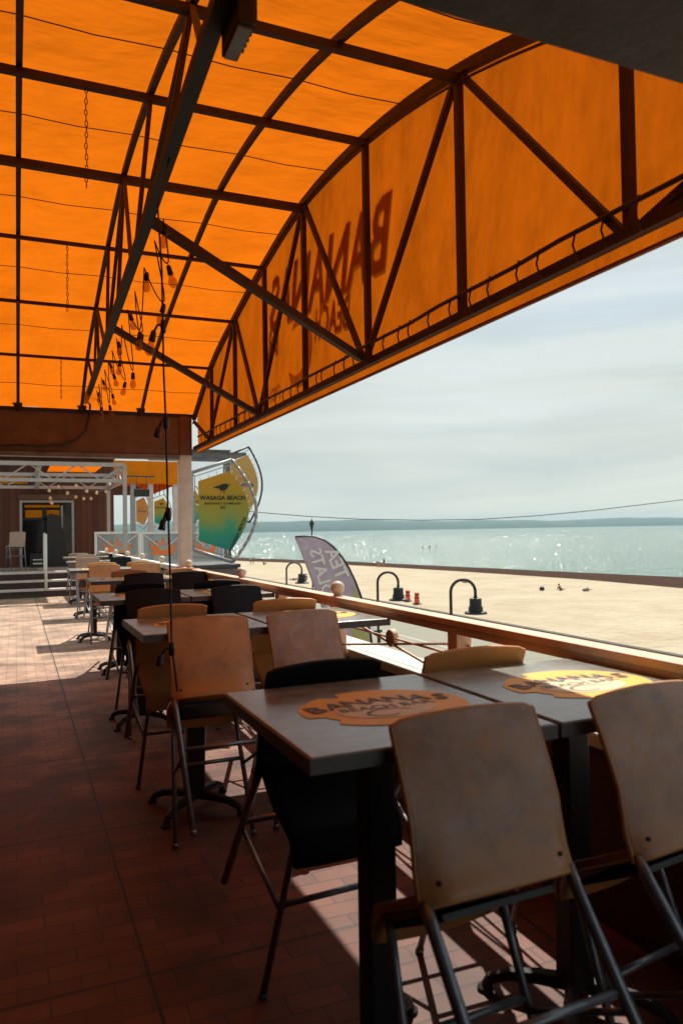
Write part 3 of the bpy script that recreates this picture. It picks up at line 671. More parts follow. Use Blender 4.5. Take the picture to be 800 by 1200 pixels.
def make_stool(shell):
    t = thing('bar_stool', '', 'stool')
    # backrest: curved shell that flares into two wings at the bottom corners
    def bp(u, v):
        hw = 0.213 + (0.005 * (1 - v / 0.42) ** 1.5 if v < 0.42 else 0.0)
        x = u * hw; z = 0.660 + 0.410 * v; y = -0.172 - 0.045 * v - 0.008 * math.sin(math.pi * v)
        y += 0.014 * u * u                                         # gentle wrap towards the sitter
        if v < 0.42: y += max(0.0, abs(u) - 0.78) / 0.22 * 0.026 * (1 - v / 0.42) ** 0.8
        if v < 0.16: y -= 0.012 * (1 - v / 0.16)
        z -= 0.010 * (u * u) * v * v                               # slightly domed top edge
        if abs(u) > 0.93 and v > 0.96: z -= 0.006
        return (x, y, z)
    us = [-1, -0.95, -0.88, -0.8, -0.6, -0.4, -0.2, 0, 0.2, 0.4, 0.6, 0.8, 0.88, 0.95, 1]; vs = [0, 0.05, 0.1, 0.16, 0.25, 0.35, 0.42, 0.55, 0.7, 0.85, 0.94, 0.98, 1.0]
    mb = MB(); mb.sheet([[bp(u, v) for u in us] for v in vs]); bk = mb.build('backrest', shell, t, smooth=True, solid=0.012, bevel=0.003)
    mb = MB()
    loop = [bp(u, 0.0) for u in us] + [bp(1, v) for v in vs[1:]] + [bp(u, 1.0) for u in us[::-1][1:]] + [bp(-1, v) for v in vs[::-1][1:-1]]
    mb.tube(loop, 0.0075, 6, True); mb.build('backrest_rim', {'st_brown': 'st_rim', 'st_tan': 'st_rim'}.get(shell, shell), bk, smooth=True)
    for sx in (-1, 1):
        p_ = Vector(bp(sx * 0.80, 0.10)); mb = MB(); mb.lathe([(0, -0.0125), (0.005, -0.011), (0.0065, -0.006), (0.0065, 0.0), (0, 0.0)], p_, 10, Matrix.Rotation(R(-90), 3, 'X')); mb.build('screw', 'black', bk)
    def sp(u, v):
        x = u * (0.195 + 0.012 * math.sin(math.pi * v)); y = -0.165 + 0.37 * v; z = 0.668 - 0.018 * math.sin(math.pi * v) * (1 - u * u) + 0.012 * u * u
        if v > 0.78: z -= 0.075 * ((v - 0.78) / 0.22) ** 2
        return (x, y, z)
    mb = MB(); mb.sheet([[sp(-1 + i / 5, j / 12) for i in range(11)] for j in range(13)]); mb.build('seat', shell, t, smooth=True, solid=0.022, bevel=0.003)
    for sx in (-1, 1):
        mb = MB(); mb.tube([(sx * 0.170, 0.13, 0.648), (sx * 0.178, 0.15, 0.50), (sx * 0.205, 0.205, 0.006)], 0.0125, 10); mb.lathe([(0, 0), (0.016, 0), (0.016, 0.02), (0, 0.024)], (sx * 0.206, 0.206, 0), 10); mb.build('leg', 'leg', t, smooth=True)
        mb = MB(); mb.tube([(sx * 0.206, -0.150, 0.672), (sx * 0.206, -0.158, 0.61), (sx * 0.204, -0.275, 0.006)], 0.0155, 10); mb.lathe([(0, 0), (0.017, 0), (0.017, 0.02), (0, 0.024)], (sx * 0.2038, -0.2755, 0), 10); mb.build('leg', 'leg', t, smooth=True)
        mb = MB(); mb.tube([(sx * 0.185, 0.166, 0.36), (sx * 0.205, -0.20, 0.36)], 0.009, 8); mb.build('side_stretcher', 'leg', t, smooth=True)
    mb = MB(); mb.tube([(-0.184, 0.163, 0.39), (0.184, 0.163, 0.39)], 0.011, 8); mb.build('footrest', 'leg', t, smooth=True)
    mb = MB(); mb.tube([(-0.205, -0.193, 0.40), (0.205, -0.193, 0.40)], 0.011, 8); mb.build('footrest', 'leg', t, smooth=True)
    mb = MB(); mb.b2((-0.16, -0.13, 0.623), (0.16, 0.14, 0.638)); mb.build('seat_plate', 'black', t)
    return t

tab0 = make_table(); stool0 = {}; used = set()
def place_table(x, y, label):
    o = tab0 if 'tab' not in used else copy_tree(tab0); used.add('tab')
    o.location = (x + TW / 2, y + TD / 2, 0); o.rotation_euler = (0, 0, R(random.uniform(-0.5, 0.5))); tag(o, label, 'table', 'bar tables standing in pairs along the railing'); return o
def place_stool(kind, x, yedge, far, label, yaw=0.0, tilt=27.0, gap=0.0):
    if kind not in stool0: stool0[kind] = make_stool(kind); o = stool0[kind]
    else: o = copy_tree(stool0[kind])
    th = R(tilt); s = -1 if far else 1; a = R(yaw) + (math.pi if far else 0)
    # the front feet stand on the floor, the backrest leans on the table edge
    f = Vector((0, 0.206, 0)); f = Matrix.Rotation(a, 3, 'Z') @ (Matrix.Rotation(-th, 3, 'X') @ f)
    yb = lambda yy_, zz: (yy_ - 0.206) * math.cos(th) + zz * math.sin(th)
    zb = lambda yy_, zz: -(yy_ - 0.206) * math.sin(th) + zz * math.cos(th)
    # front face of the back where it passes the table height
    b0, b1 = (yb(-0.172 + 0.022, 0.66), zb(-0.172 + 0.022, 0.66)), (yb(-0.217 + 0.022, 1.07), zb(-0.217 + 0.022, 1.07))
    yc = b0[0] + (b1[0] - b0[0]) * (TZ - 0.01 - b0[1]) / (b1[1] - b0[1])
    foot = yedge - s * (yc + 0.010 + gap)
    o.location = (x - f.x, foot - f.y, -f.z); o.rotation_euler = (-th, 0, a)
    tag(o, label, 'stool', 'bar stools tipped against the tables'); return o

# (left x, front y) of the left table of each pair
ROWS = [(0.625, 1.655), (0.60, 4.02), (0.61, 6.22), (0.76, 8.80), (0.72, 11.65), (0.90, 15.15), (1.00, 18.2)]
RN = ['nearest', 'second nearest', 'third nearest', 'fourth nearest', 'fifth nearest', 'sixth nearest', 'farthest']
for (x, y), n in zip(ROWS, RN):
    place_table(x, y, 'grey bar table with orange logo, left table of the %s pair' % n)
    place_table(x + TW + 0.022, y, 'grey bar table with orange logo, right table of the %s pair, by the railing' % n)
def st(kind, row, right, far, label, dx=0.0, **k):
    x, y = ROWS[row]; x += TW / 2 + (TW + 0.022 if right else 0) + dx
    return place_stool(kind, x, y + (TD if far else 0), far, label, **k)
st('st_brown', 0, 0, 0, 'dusty brown stool tipped against the nearest left table, large in the foreground', 0.07, yaw=2, tilt=28, gap=0.004)
st('st_brown', 0, 1, 0, 'dusty brown stool at the right edge of the photo, tipped on the nearest right table', -0.05, yaw=8, tilt=28)
st('st_black', 0, 0, 1, 'black stool on the far side of the nearest left table', 0.0, yaw=3)
st('st_yellow', 0, 1, 1, 'mustard stool on the far side of the nearest right table, close to the railing', -0.10, yaw=-2)
st('st_tan', 1, 0, 0, 'caramel stool behind the hanging cable, tipped on the second left table', -0.01, yaw=0, tilt=27)
st('st_brown', 1, 1, 0, 'dusty brown stool tipped on the second nearest right table', -0.19, yaw=6, tilt=25)
st('st_yellow', 1, 0, 1, 'mustard stool on the far side of the second nearest left table', -0.05, yaw=2)
st('st_yellow', 1, 1, 1, 'mustard stool on the far side of the second nearest right table', -0.02, yaw=-3)
st('st_black', 2, 0, 0, 'black stool facing the third left table, just behind the mustard stool top', 0.05, yaw=0)
st('st_black', 2, 1, 0, 'black stool facing the third right table, wide dark back below the railing ball', 0.02, yaw=4)
st('st_black', 2, 0, 1, 'black stool on the far side of the third nearest left table', 0.06, yaw=4)
st('st_black', 2, 1, 1, 'black stool on the far side of the third nearest right table', 0.06, yaw=-4)
st('st_black', 3, 0, 0, 'black stool on the near side of the fourth left table', 0.22, yaw=2)
st('st_black', 3, 1, 0, 'black stool on the near side of the fourth right table', 0.02, yaw=-3)
st('st_tan', 3, 0, 1, 'caramel stool on the far side of the fourth left table', 0.16, yaw=3)
st('st_tan', 3, 1, 1, 'caramel stool on the far side of the fourth right table', 0.12, yaw=-4)
st('st_tan', 4, 0, 0, 'caramel stool on the near side of the fifth left table', 0.12, yaw=-2)
st('st_yellow', 4, 0, 1, 'orange yellow stool on the far side of the fifth left table', 0.16, yaw=4)
st('st_tan', 4, 1, 0, 'caramel stool on the near side of the fifth right table', 0.0, yaw=3)
st('st_yellow', 4, 1, 1, 'orange yellow stool on the far side of the fifth right table', 0.05, yaw=-3)
st('st_brown', 5, 0, 0, 'brown stool at the sixth left table, its back to the camera in the sun', 0.0, yaw=2)
st('st_black', 5, 1, 0, 'black stool on the near side of the sixth right table', -0.1, yaw=0)
st('st_tan', 5, 1, 1, 'caramel stool on the far side of the sixth right table', 0.1, yaw=2)
st('st_pale', 6, 0, 0, 'pale sun bleached stool on the near side of the farthest left table', 0.12, yaw=-3, tilt=10)
st('st_pale', 6, 0, 1, 'pale sun bleached stool on the far side of the farthest left table', 0.0, yaw=3)
st('st_black', 6, 1, 0, 'black stool on the near side of the farthest right table', 0.1, yaw=0)
st('st_pale', 6, 1, 1, 'pale stool on the far side of the farthest right table', -0.1, yaw=0)

# ------------------------------------------------------------------ railing
RXc, RZ = 2.09, 1.135
rl = thing('deck_railing', 'salmon wooden deck railing with ball finials and crossed rods', 'railing', (RXc, 6, 0))
mb = MB(); mb.b2((RXc - 0.055, 0.3, RZ - 0.035), (RXc + 0.045, 10.36, RZ)); mb.b2((RXc - 0.043, 0.3, RZ - 0.075), (RXc - 0.005, 10.36, RZ - 0.0345)); mb.build('handrail', 'rail', rl, bevel=0.006)
mb = MB(); mb.b2((RXc - 0.055, 10.56, RZ - 0.035), (RXc + 0.045, 21.4, RZ)); mb.b2((RXc - 0.043, 10.56, RZ - 0.075), (RXc - 0.005, 21.4, RZ - 0.0345)); mb.build('handrail', 'white', rl, bevel=0.006)
PY = [1.05 + 0.0, 3.10, 4.98, 6.35, 7.48, 8.8, 10.05, 12.0, 14.0, 16.0, 18.0, 20.0]
PY = [1.40, 3.36, 4.96, 6.20, 7.45, 8.75, 10.0, 12.0, 14.0, 16.0, 18.0, 20.0]
for y in PY:
    mb = MB(); mb.b2((RXc - 0.0445, y - 0.045, 0.0), (RXc + 0.045, y + 0.045, RZ - 0.036)); mb.build('rail_post', 'rail' if y < 11 else 'white', rl, bevel=0.005)
for y in (4.96, 7.45, 10.0, 12.0, 14.0, 16.0, 18.0, 20.0):
    mb = MB(); mb.lathe([(0.03, RZ - 0.001), (0.03, RZ + 0.012)], (RXc, y, 0), 12); mb.ball((RXc, y, RZ + 0.055), 0.050); mb.build('ball_finial', 'ball', rl, smooth=True)
for a, b in zip(PY, PY[1:]):
    m_ = (a + b) / 2; zc = 0.935
    for z0, z1 in ((RZ - 0.13, 0.79), (0.79, RZ - 0.13)):
        mb = MB(); mb.tube([(RXc + 0.02, a, z0), (RXc + 0.02, b, z1)], 0.008, 6); mb.build('brace_rod', 'rail', rl)
    mb = MB(); rot = Matrix.Rotation(R(90), 3, 'Y')
    mb.lathe([(0, -0.02), (0.05, -0.02), (0.055, -0.014), (0.055, 0.014), (0.05, 0.02), (0, 0.02)], (RXc + 0.02, m_, zc), 20, rot); mb.build('brace_disc', 'rail', rl)
    mb = MB(); mb.tube([(RXc + 0.02, a, zc), (RXc + 0.02, b, zc)], 0.007, 6); mb.build('brace_rod', 'rail', rl)

# low wall outside the railing rods
lw = thing('low_wall', 'low brown wall with broad cream cap running just outside the railing', 'wall', (2.27, 5, 0))
mb = MB(); mb.b2((2.16, 0.2, GZ), (2.38, 10.4, 0.70)); mb.build('wall_face', 'riser', lw)
mb = MB(); mb.b2((2.142, 0.2, 0.70), (2.41, 10.4, 0.765)); mb.build('cap', 'cream', lw, bevel=0.012)
mb = MB(); mb.b2((2.196, 0.2, 0.7655), (2.202, 10.4, 0.7665)); mb.build('cap_joint', 'kerb', lw)

# ------------------------------------------------------------------ street: lamps, drums, cart, flag, wire
def make_lamp():
    t = thing('street_lamp', '', 'street lamp')
    H = 4.85
    mb = MB(); mb.lathe([(0, 0), (0.14, 0), (0.14, 0.1), (0.10, 0.5), (0.075, 0.55), (0.06, 0.6)], (0, 0, 0), 14); mb.build('base', 'black', t, smooth=False)
    mb = MB(); pts = [(0, 0, 0.55), (0, 0, H)] + [(0.5 - 0.5 * math.cos(R(a)), 0, H + 0.5 * math.sin(R(a))) for a in range(12, 181, 12)] + [(1.0, 0, H - 0.25)]
    mb.tube(pts, 0.062, 10); mb.build('arched_pole', 'black', t, smooth=True)
    mb = MB(); mb.lathe([(0, 0), (0.09, 0), (0.10, -0.03), (0.24, -0.06), (0.25, -0.38), (0.29, -0.40), (0.29, -0.56), (0.44, -0.60), (0.46, -0.68), (0.2, -0.70), (0, -0.70)], (1.0, 0, H - 0.2), 18); mb.build('lantern', 'black', t)
    return t
lamp0 = make_lamp()
for i, (x, y, l) in enumerate(((16.0, 26.3, 'black gooseneck street lamp, the largest, right of the orange striped barrels'), (16.0, 33.0, 'black gooseneck street lamp just left of the orange striped barrels'), (16.2, 47.0, 'black gooseneck street lamp partly behind the lilac flag'), (15.6, 63.0, 'small far gooseneck street lamp beside the gradient sail sign'))):
    o = lamp0 if i == 0 else copy_tree(lamp0); o.location = (x, y, GZ - 0.02); o.rotation_euler = (0, 0, R(-20)); tag(o, l, 'street lamp', 'gooseneck lamps along the beach road')
cl = thing('lantern_post', 'black lantern on a tall straight post rising above the lilac flag', 'street lamp', (23.0, 60.0, GZ - 0.02))
mb = MB(); mb.lathe([(0, 0), (0.16, 0), (0.16, 0.3), (0.09, 0.7), (0.07, 1.0), (0.055, 7.4), (0.10, 7.5), (0.14, 7.55), (0, 7.56)], (23.0, 60.0, GZ), 12); mb.build('pole', 'black', cl)
mb = MB(); mb.lathe([(0.10, 7.55), (0.20, 7.95), (0, 7.95)], (23.0, 60.0, GZ), 8); mb.build('lantern_glass', 'darkglass', cl)
mb = MB(); mb.lathe([(0.24, 7.94), (0.24, 7.99), (0.13, 8.2), (0.05, 8.28), (0.03, 8.42), (0, 8.45)], (23.0, 60.0, GZ), 8); mb.build('lantern_cap', 'black', cl)
def drum(x, y, label):
    t = thing('traffic_drum', label, 'traffic barrel', (x, y, GZ), 'traffic barrels')
    mb = MB(); mb.lathe([(0, 0), (0.45, 0), (0.45, 0.09), (0.30, 0.12), (0, 0.12)], (x, y, GZ + 0.02), 14); mb.build('rubber_base', 'black', t)
    mb = MB(); mb.lathe([(0.27, 0.12), (0.26, 0.4), (0.245, 0.41), (0.235, 0.75), (0.22, 0.76), (0.21, 1.15), (0.1, 1.2), (0, 1.2)], (x, y, GZ + 0.02), 16); bd = mb.build('barrel', 'drum', t, smooth=False)
    for z in (0.28, 0.58, 0.88):
        mb = MB(); r = 0.272 - z * 0.045; mb.lathe([(r, z), (r + 0.004, z + 0.005), (r - 0.002, z + 0.10), (r - 0.006, z + 0.105)], (x, y, GZ + 0.02), 16); mb.build('black_band', 'black', bd)
drum(36.6, 68.5, 'orange and black striped traffic barrel, the left of two beside the sand')
drum(36.0, 65.5, 'orange and black striped traffic barrel, the right of two beside the sand')
ct = thing('utility_cart', 'small open utility cart with flat dark roof and pale lime body on the road', 'cart', (17.6, 37.5, GZ))
X0, Y0 = 16.6, 37.0
def cb(name, a, b, m, par=ct, **k):
    mb = MB(); mb.b2((X0 + a[0], Y0 + a[1], GZ - 0.02 + a[2]), (X0 + b[0], Y0 + b[1], GZ - 0.02 + b[2])); return mb.build(name, m, par, **k)
cb('roof', (-1.1, -0.1, 1.86), (1.55, 1.4, 2.02), 'dark_metal', bevel=0.04)
bd = cb('body', (-1.0, 0.0, 0.30), (0.55, 1.3, 1.05), 'cartbody', bevel=0.06); cb('cargo_bed', (0.56, 0.0, 0.30), (1.6, 1.3, 0.85), 'black', bevel=0.03)
cb('side_panel', (-1.0, 0.0, 1.05), (0.3, 0.06, 1.84), 'cartbody'); cb('seat', (0.0, 0.2, 1.05), (0.5, 1.1, 1.4), 'black', bevel=0.04)
cb('tail_light', (1.15, -0.03, 0.62), (1.5, 0.0, 0.88), 'red', ct)
for x in (-0.95, 1.45):
    for y in (0.0, 1.25):
        cb('roof_pillar', (x - 0.025, y, 0.8), (x + 0.025, y + 0.05, 1.86), 'dark_metal')
for x in (-0.55, 1.1):
    for y in (0.05, 1.25):
        mb = MB(); mb.lathe([(0, -0.09), (0.2, -0.09), (0.3, -0.07), (0.3, 0.07), (0.2, 0.09), (0, 0.09)], (X0 + x, Y0 + y, GZ + 0.28), 18, Matrix.Rotation(R(90), 3, 'X')); mb.build('wheel', 'black', ct)

# feather flag, seen from its back
fg = thing('feather_flag', 'lilac feather flag with white lettering on a curved black pole', 'flag', (6.85, 13.2, -0.3))
FO = Vector((4.645, 13.0, 1.607)); fu = Vector((math.cos(R(-21)), math.sin(R(-21)), 0)); fv = Vector((0, 0, 1))
# profile in metres relative to FO (u to the right, v up)
kf = 13.9 / 887.3
ctr = Vector((13.9 * 0, 0, 0))
def fp(px_, py_):
    a = (px_ - 345) * kf; b = (631 - py_) * kf
    return FO + fu * a + fv * (b - 0.13)
edge_r = [(345, 630), (356, 629.3), (368, 630.5), (380, 635), (390, 643), (399, 654), (407, 667), (414, 682), (420, 699), (426, 720), (431, 745), (434, 775)]
edge_l = [(345, 630), (348, 638), (352, 648), (356, 659), (360, 670), (364, 682), (369, 696), (374, 710), (379, 724), (384, 738), (390, 752), (397, 775)]
rows = []
for i, (l, r_) in enumerate(zip(edge_l, edge_r)):
    row = []
    for k in range(13):
        t = k / 12; p = fp(l[0] + (r_[0] - l[0]) * t, l[1] + (r_[1] - l[1]) * t)
        row.append(p + Vector((0.25, -0.9, 0)).normalized() * 0.018 * math.sin(5 * t * 2 + i * 1.5) * math.sin(math.pi * t))
    rows.append(row)
mb = MB(); mb.sheet(rows); bmesh.ops.remove_doubles(mb.bm, verts=mb.bm.verts, dist=0.0005); cloth = mb.build('flag_cloth', 'flag', fg, smooth=True, solid=0.003)
mb = MB(); nf = fu.cross(fv)
pa = [(412.5, 688), (418, 699), (424, 720), (429, 745), (431.5, 770), (416, 770), (409, 745)]
mb.prism([((x - 345) * kf, (631 - y) * kf - 0.13) for x, y in pa], FO + nf * 0.022, fu, fv, 0.003); mb.build('lime_panel', 'flag_y', cloth)
mb = MB(); mb.tube([fp(x + 0.6, y) for x, y in edge_r] + [Vector((fp(435, 800).x, fp(435, 800).y, GZ))], [0.012] * 4 + [0.016] * 4 + [0.02] * 5, 8); mb.build('pole', 'black', fg, smooth=True)
# lettering: printed on the far side and showing through in mirror image
du = (fp(378, 720) - fp(357, 640)).normalized(); 
def ftext(body, size, px_, py_, p0, p1):
    d = (fp(*p0) - fp(*p1)).normalized()          # reading direction seen from the front runs up the flag
    n_ = fu.cross(fv)                              # towards the camera
    upv = (-n_).cross(d)
    o = lettering(body, size, fp(px_, py_) + n_ * 0.026, d, upv, 'flag_w', cloth, extrude=0.012, offset=0.02, spacing=1.0)
ftext('CHOCOLATS', 0.30, 383, 700, (364, 640), (389, 730))
ftext('TEA', 0.33, 393, 662, (382, 648), (399, 690))

wr = MB(); wr.tube([(8.3, 40, 3.12), (12.1, 40, 2.66), (15.2, 40, 2.40), (18.3, 40, 2.22), (22.4, 40, 2.12), (26.4, 40, 2.13), (31.0, 40, 2.33), (35.9, 40, 2.68), (43.7, 40, 3.38), (52, 40, 4.3), (64, 40, 5.9)], 0.028, 6)
tag(wr.build('overhead_wire', 'dark_metal', smooth=True), 'thin dark overhead wire sagging across the lake view', 'wire')
up_ = thing('utility_pole', 'plain wooden utility pole holding the left end of the overhead wire', 'pole', (8.3, 40.0, GZ - 0.02))
mb = MB(); mb.lathe([(0, -0.02), (0.14, -0.02), (0.10, 8.95), (0, 8.96)], (8.3, 40.08, GZ), 10); mb.build('shaft', 'beam', up_, smooth=False)
mb = MB(); mb.lathe([(0, -0.06), (0.05, -0.06), (0.05, 0.06), (0, 0.08)], (8.3, 39.95, 3.1), 8); mb.build('insulator', 'white', up_)

PZ = 0.62
# ------------------------------------------------------------------ sail signs
def crown(mb, o, u, v, w, h, th):
    pts = [(-0.5, 0.0)]
    tops = [(-0.62, 0.55), (-0.38, 0.34), (-0.30, 0.80), (-0.14, 0.42), (0.0, 1.0), (0.14, 0.42), (0.30, 0.80), (0.38, 0.34), (0.62, 0.55)]
    pts += tops + [(0.5, 0.0)]
    mb.prism([(a * w, b * h) for a, b in pts][::-1], o, u, v, th)
    for a, b in ((-0.62, 0.55), (-0.30, 0.80), (0, 1.0), (0.30, 0.80), (0.62, 0.55)):
        mb.prism([(a * w + 0.05 * w * math.cos(R(t)), b * h + 0.07 * w * math.sin(R(t))) for t in range(0, 360, 45)], o, u, v, th)

def sail_sign(kind, x, y, z0, w, h, label, big=False, yaw=0.0, frame_mat='grey_metal', base_z=None):
    # x,z0: lower left of the frame; the right edge is an arc
    t = thing('sail_sign', label, 'sign', (x, y, z0), 'sail shaped signs along the beach edge')
    u = Vector((math.cos(R(yaw)), math.sin(R(yaw)), 0)); v = Vector((0, 0, 1)); n = u.cross(v)   # n points to -y
    o = Vector((x, y, z0))
    # outline: left side straight, top rises to the right, right side an arc, bottom falls to the right
    A = (0.0, 0.13 * h); B_ = (0.0, 0.87 * h); C = (0.62 * w, h); D = (0.62 * w, 0.0)
    def arcp(s=1.0):
        out = []
        for i in range(15):
            q = i / 14; zz = h * (1 - q); xx = 0.62 * w + 0.38 * w * math.sin(math.pi * (0.08 + 0.84 * q)) * 1.0 - 0.38 * w * math.sin(math.pi * 0.08) * (1 - math.sin(math.pi * q))
            out.append((xx, zz))
        return out
    P = [A, B_] + arcp()
    P3 = [o + u * a + v * b for a, b in P]
    r = 0.026 if big else 0.022
    mb = MB(); 
    for p, q in zip(P3, P3[1:] + P3[:1]): mb.tube([p, q], r, 8)
    fr = mb.build('frame', frame_mat, t, smooth=True)
    mb = MB()                                                       # thin inner rails
    c = Vector((0.45 * w, 0.5 * h, 0))
    def inset(k): return [((a - 0.45 * w) * k + 0.45 * w, (b - 0.5 * h) * (k + 0.0) + 0.5 * h) for a, b in P]
    I2 = inset(0.90); I3 = [o + u * a + v * b for a, b in I2]
    for i in (0, 1, len(P) - 1):
        mb.tube([I3[i], I3[(i + 1) % len(P)]], r * 0.3, 6)
    for a_, b_ in ((0, 0), (1, 1), (2, 2), (len(P) - 1, len(P) - 1)): mb.tube([I3[a_], P3[b_]], r * 0.3, 6)
    mb.build('inner_rail', frame_mat, fr)
    I = inset(0.78)
    mb = MB(); mb.prism(I, o - n * 0.004, u, v, 0.008)
    pn = mb.build('panel', 'gradient' if kind == 'grad' else 'gold', t)
    mb = MB()                                                       # eyelet cords round the panel
    per = [o + u * a + v * b for a, b in I]; outp = [o + u * a + v * b for a, b in inset(0.86)]
    for i in range(len(per)):
        for q in ((0.1, 0.35, 0.6, 0.85) if i in (0, 1, len(per) - 1) else (0.5,)):
            p0 = per[i].lerp(per[(i + 1) % len(per)], q); p1 = outp[i].lerp(outp[(i + 1) % len(per)], q)
            mb.tube([p0 - (p1 - p0) * 0.15, p1], 0.006 if big else 0.008, 5)
    mb.build('lacing_cord', 'white', pn)
    if not big and kind and y > 20:
        mb = MB(); mb.tube([(x - 0.06, y, PZ if x < 5.8 else GZ), (x - 0.06, y, z0 + h)], 0.035, 8); mb.bar((x - 0.06, y, z0 + 0.2 * h), (x, y, z0 + 0.2 * h), 0.03, 0.03); mb.bar((x - 0.06, y, z0 + 0.8 * h), (x, y, z0 + 0.8 * h), 0.03, 0.03); mb.build('pole', 'grey_metal', t)
    f0 = o + n * 0.009
    def at(a, b): return f0 + u * (a * w) + v * (b * h)
    if kind == 'grad':
        lettering('WASAGA BEACH', 0.092 * w, at(0.475, 0.625), u, v, 'black', pn, offset=0.02)
        if big:
            lettering('BREWING COMPANY', 0.050 * w, at(0.475, 0.57), u, v, 'black', pn, offset=0.005, spacing=1.25)
            lettering('EST', 0.05 * w, at(0.475, 0.53), u, v, 'black', pn)
            ua = (u * 0.42 + v * 0.91).normalized(); lettering('WASAGA BEACH', 0.075 * w, at(0.70, 0.27), ua, n.cross(ua), 'black', pn)
        bird = [(-0.16, 0.045), (-0.06, 0.075), (0.0, 0.10), (0.05, 0.105), (0.08, 0.09), (0.13, 0.085), (0.085, 0.07), (0.07, 0.03), (0.03, 0.0), (0.02, -0.07), (0.01, -0.005), (-0.03, 0.005), (-0.02, -0.06), (-0.04, 0.01), (-0.07, 0.03)]
        mb = MB(); mb.prism([(a * w, b * w) for a, b in bird], at(0.475, 0.70), u, v, 0.002); mb.build('bird_emblem', 'black', pn)
    else:
        lettering('Corona', 0.17 * w, at(0.48, 0.50), u, v, 'cloth_b', pn, offset=0.02)
        mb = MB(); crown(mb, at(0.46, 0.56), u, v, 0.22 * w, 0.09 * w, 0.002); mb.build('crown_emblem', 'orange', pn)
    return t
sail_sign('grad', 2.42, 11.3, 1.14, 0.98, 1.56, 'large gradient sail sign with bird and lettering beside the white post', True, yaw=-4)
sail_sign('gold', 4.20, 16.0, 1.80, 0.78, 1.66, 'gold sail sign overlapping behind the large gradient sign', False, frame_mat='dark_metal')
sail_sign('gold', 4.62, 33.0, 1.78, 0.66, 1.52, 'small far gold sail sign left of the small gradient sign', False)
sail_sign('grad', 5.36, 33.0, 1.72, 0.82, 1.56, 'small far gradient sail sign left of the white post', False)
sail_sign('grad', 6.02, 30.0, 1.75, 0.92, 1.72, 'far gradient sail sign peeping out right of the white post', False)
# steel frame of the neighbouring structure, carries the gold sign and the wire
sf = thing('steel_frame', 'weathered grey steel beam and column behind the gradient sail sign', 'steel frame', (3.8, 14.5, GZ))
mb = MB(); mb.b2((2.3, 14.42, 2.975), (3.86, 14.58, 3.0)); mb.b2((2.3, 14.42, 3.175), (3.86, 14.58, 3.20)); mb.b2((2.3, 14.49, 3.0), (3.86, 14.51, 3.175)); mb.build('beam', 'steel', sf)
mb = MB(); mb.b2((3.74, 14.43, GZ), (3.85, 14.57, 2.974)); mb.build('column', 'steel', sf)
mb = MB(); mb.b2((3.80, 14.6, 2.0), (4.22, 16.0, 2.06)); mb.b2((3.80, 14.571, 3.12), (4.22, 16.0, 3.17)); mb.build('bracket_arm', 'steel', sf)
# grey cabinet under the big sign
cbn = thing('service_cabinet', 'grey cabinet with dark top edge under the large sail sign', 'cabinet', (2.75, 11.7, 0))
mb = MB(); mb.b2((2.44, 11.15, 0.0), (3.08, 12.3, 1.06)); mb.build('body', 'steel', cbn, bevel=0.01)
mb = MB(); mb.b2((2.42, 11.12, 1.06), (3.11, 12.33, 1.115)); mb.build('lid', 'dark_metal', cbn, bevel=0.008)
sp_ = MB(); sp_.b2((2.43, 10.7, -0.25), (3.3, 21.6, -0.01)); structure('side_walk', sp_, 'concrete')

# ------------------------------------------------------------------ far end: platform, wall, pergola, panels
PZ = 0.62
mb = MB(); mb.b2((-9, 22.6, -0.25), (5.9, 42, PZ)); structure('patio_platform', mb, 'concrete')
for i in range(3):
    mb = MB(); mb.b2((-3.0, 21.0 + 0.5 * i, -0.25), (2.2, 22.6, 0.2 * (i + 1) - 0.04)); structure('step', mb, 'riser', bevel=0.01)
    mb = MB(); mb.b2((-3.0, 20.97 + 0.5 * i, 0.2 * (i + 1) - 0.045), (2.2, 21.3 + 0.5 * i, 0.2 * (i + 1) + 0.002)); structure('step_nosing', mb, 'white_wood')
wd = thing('weeds', None, None); bpy.data.objects.remove(wd)
mb = MB()
for i in range(500):
    x = random.uniform(-0.6, 0.55); y = random.uniform(20.72, 20.95) if i % 3 else random.uniform(22.62, 22.8); zb_ = 0.0 if i % 3 else PZ
    a = random.uniform(0, 6.28); h = random.uniform(0.02, 0.09); d = Vector((math.cos(a), math.sin(a), 0)) * 0.02
    p = Vector((x, y, zb_)); v_ = [mb.bm.verts.new(p - d * 0.4), mb.bm.verts.new(p + d * 0.4), mb.bm.verts.new(p + d * 2 + Vector((0, 0, h)))]; mb.bm.faces.new(v_)
wo = mb.build('weeds', 'weed'); wo['kind'] = 'stuff'
pw = thing('handrail_pole', 'white tubular handrail standing on the far steps', 'handrail', (0.70, 21.0, 0))
mb = MB(); mb.tube([(0.70, 21.0, 0.16), (0.70, 21.0, 1.62)], 0.035, 10); mb.build('upright', 'white', pw, smooth=True)
mb = MB(); mb.tube([(0.70, 21.0, 1.60), (0.70, 22.3, 1.64)], 0.022, 8); mb.tube([(0.70, 22.3, 0.565), (0.70, 22.3, 1.64)], 0.022, 8); mb.build('top_rail', 'white', pw, smooth=True)

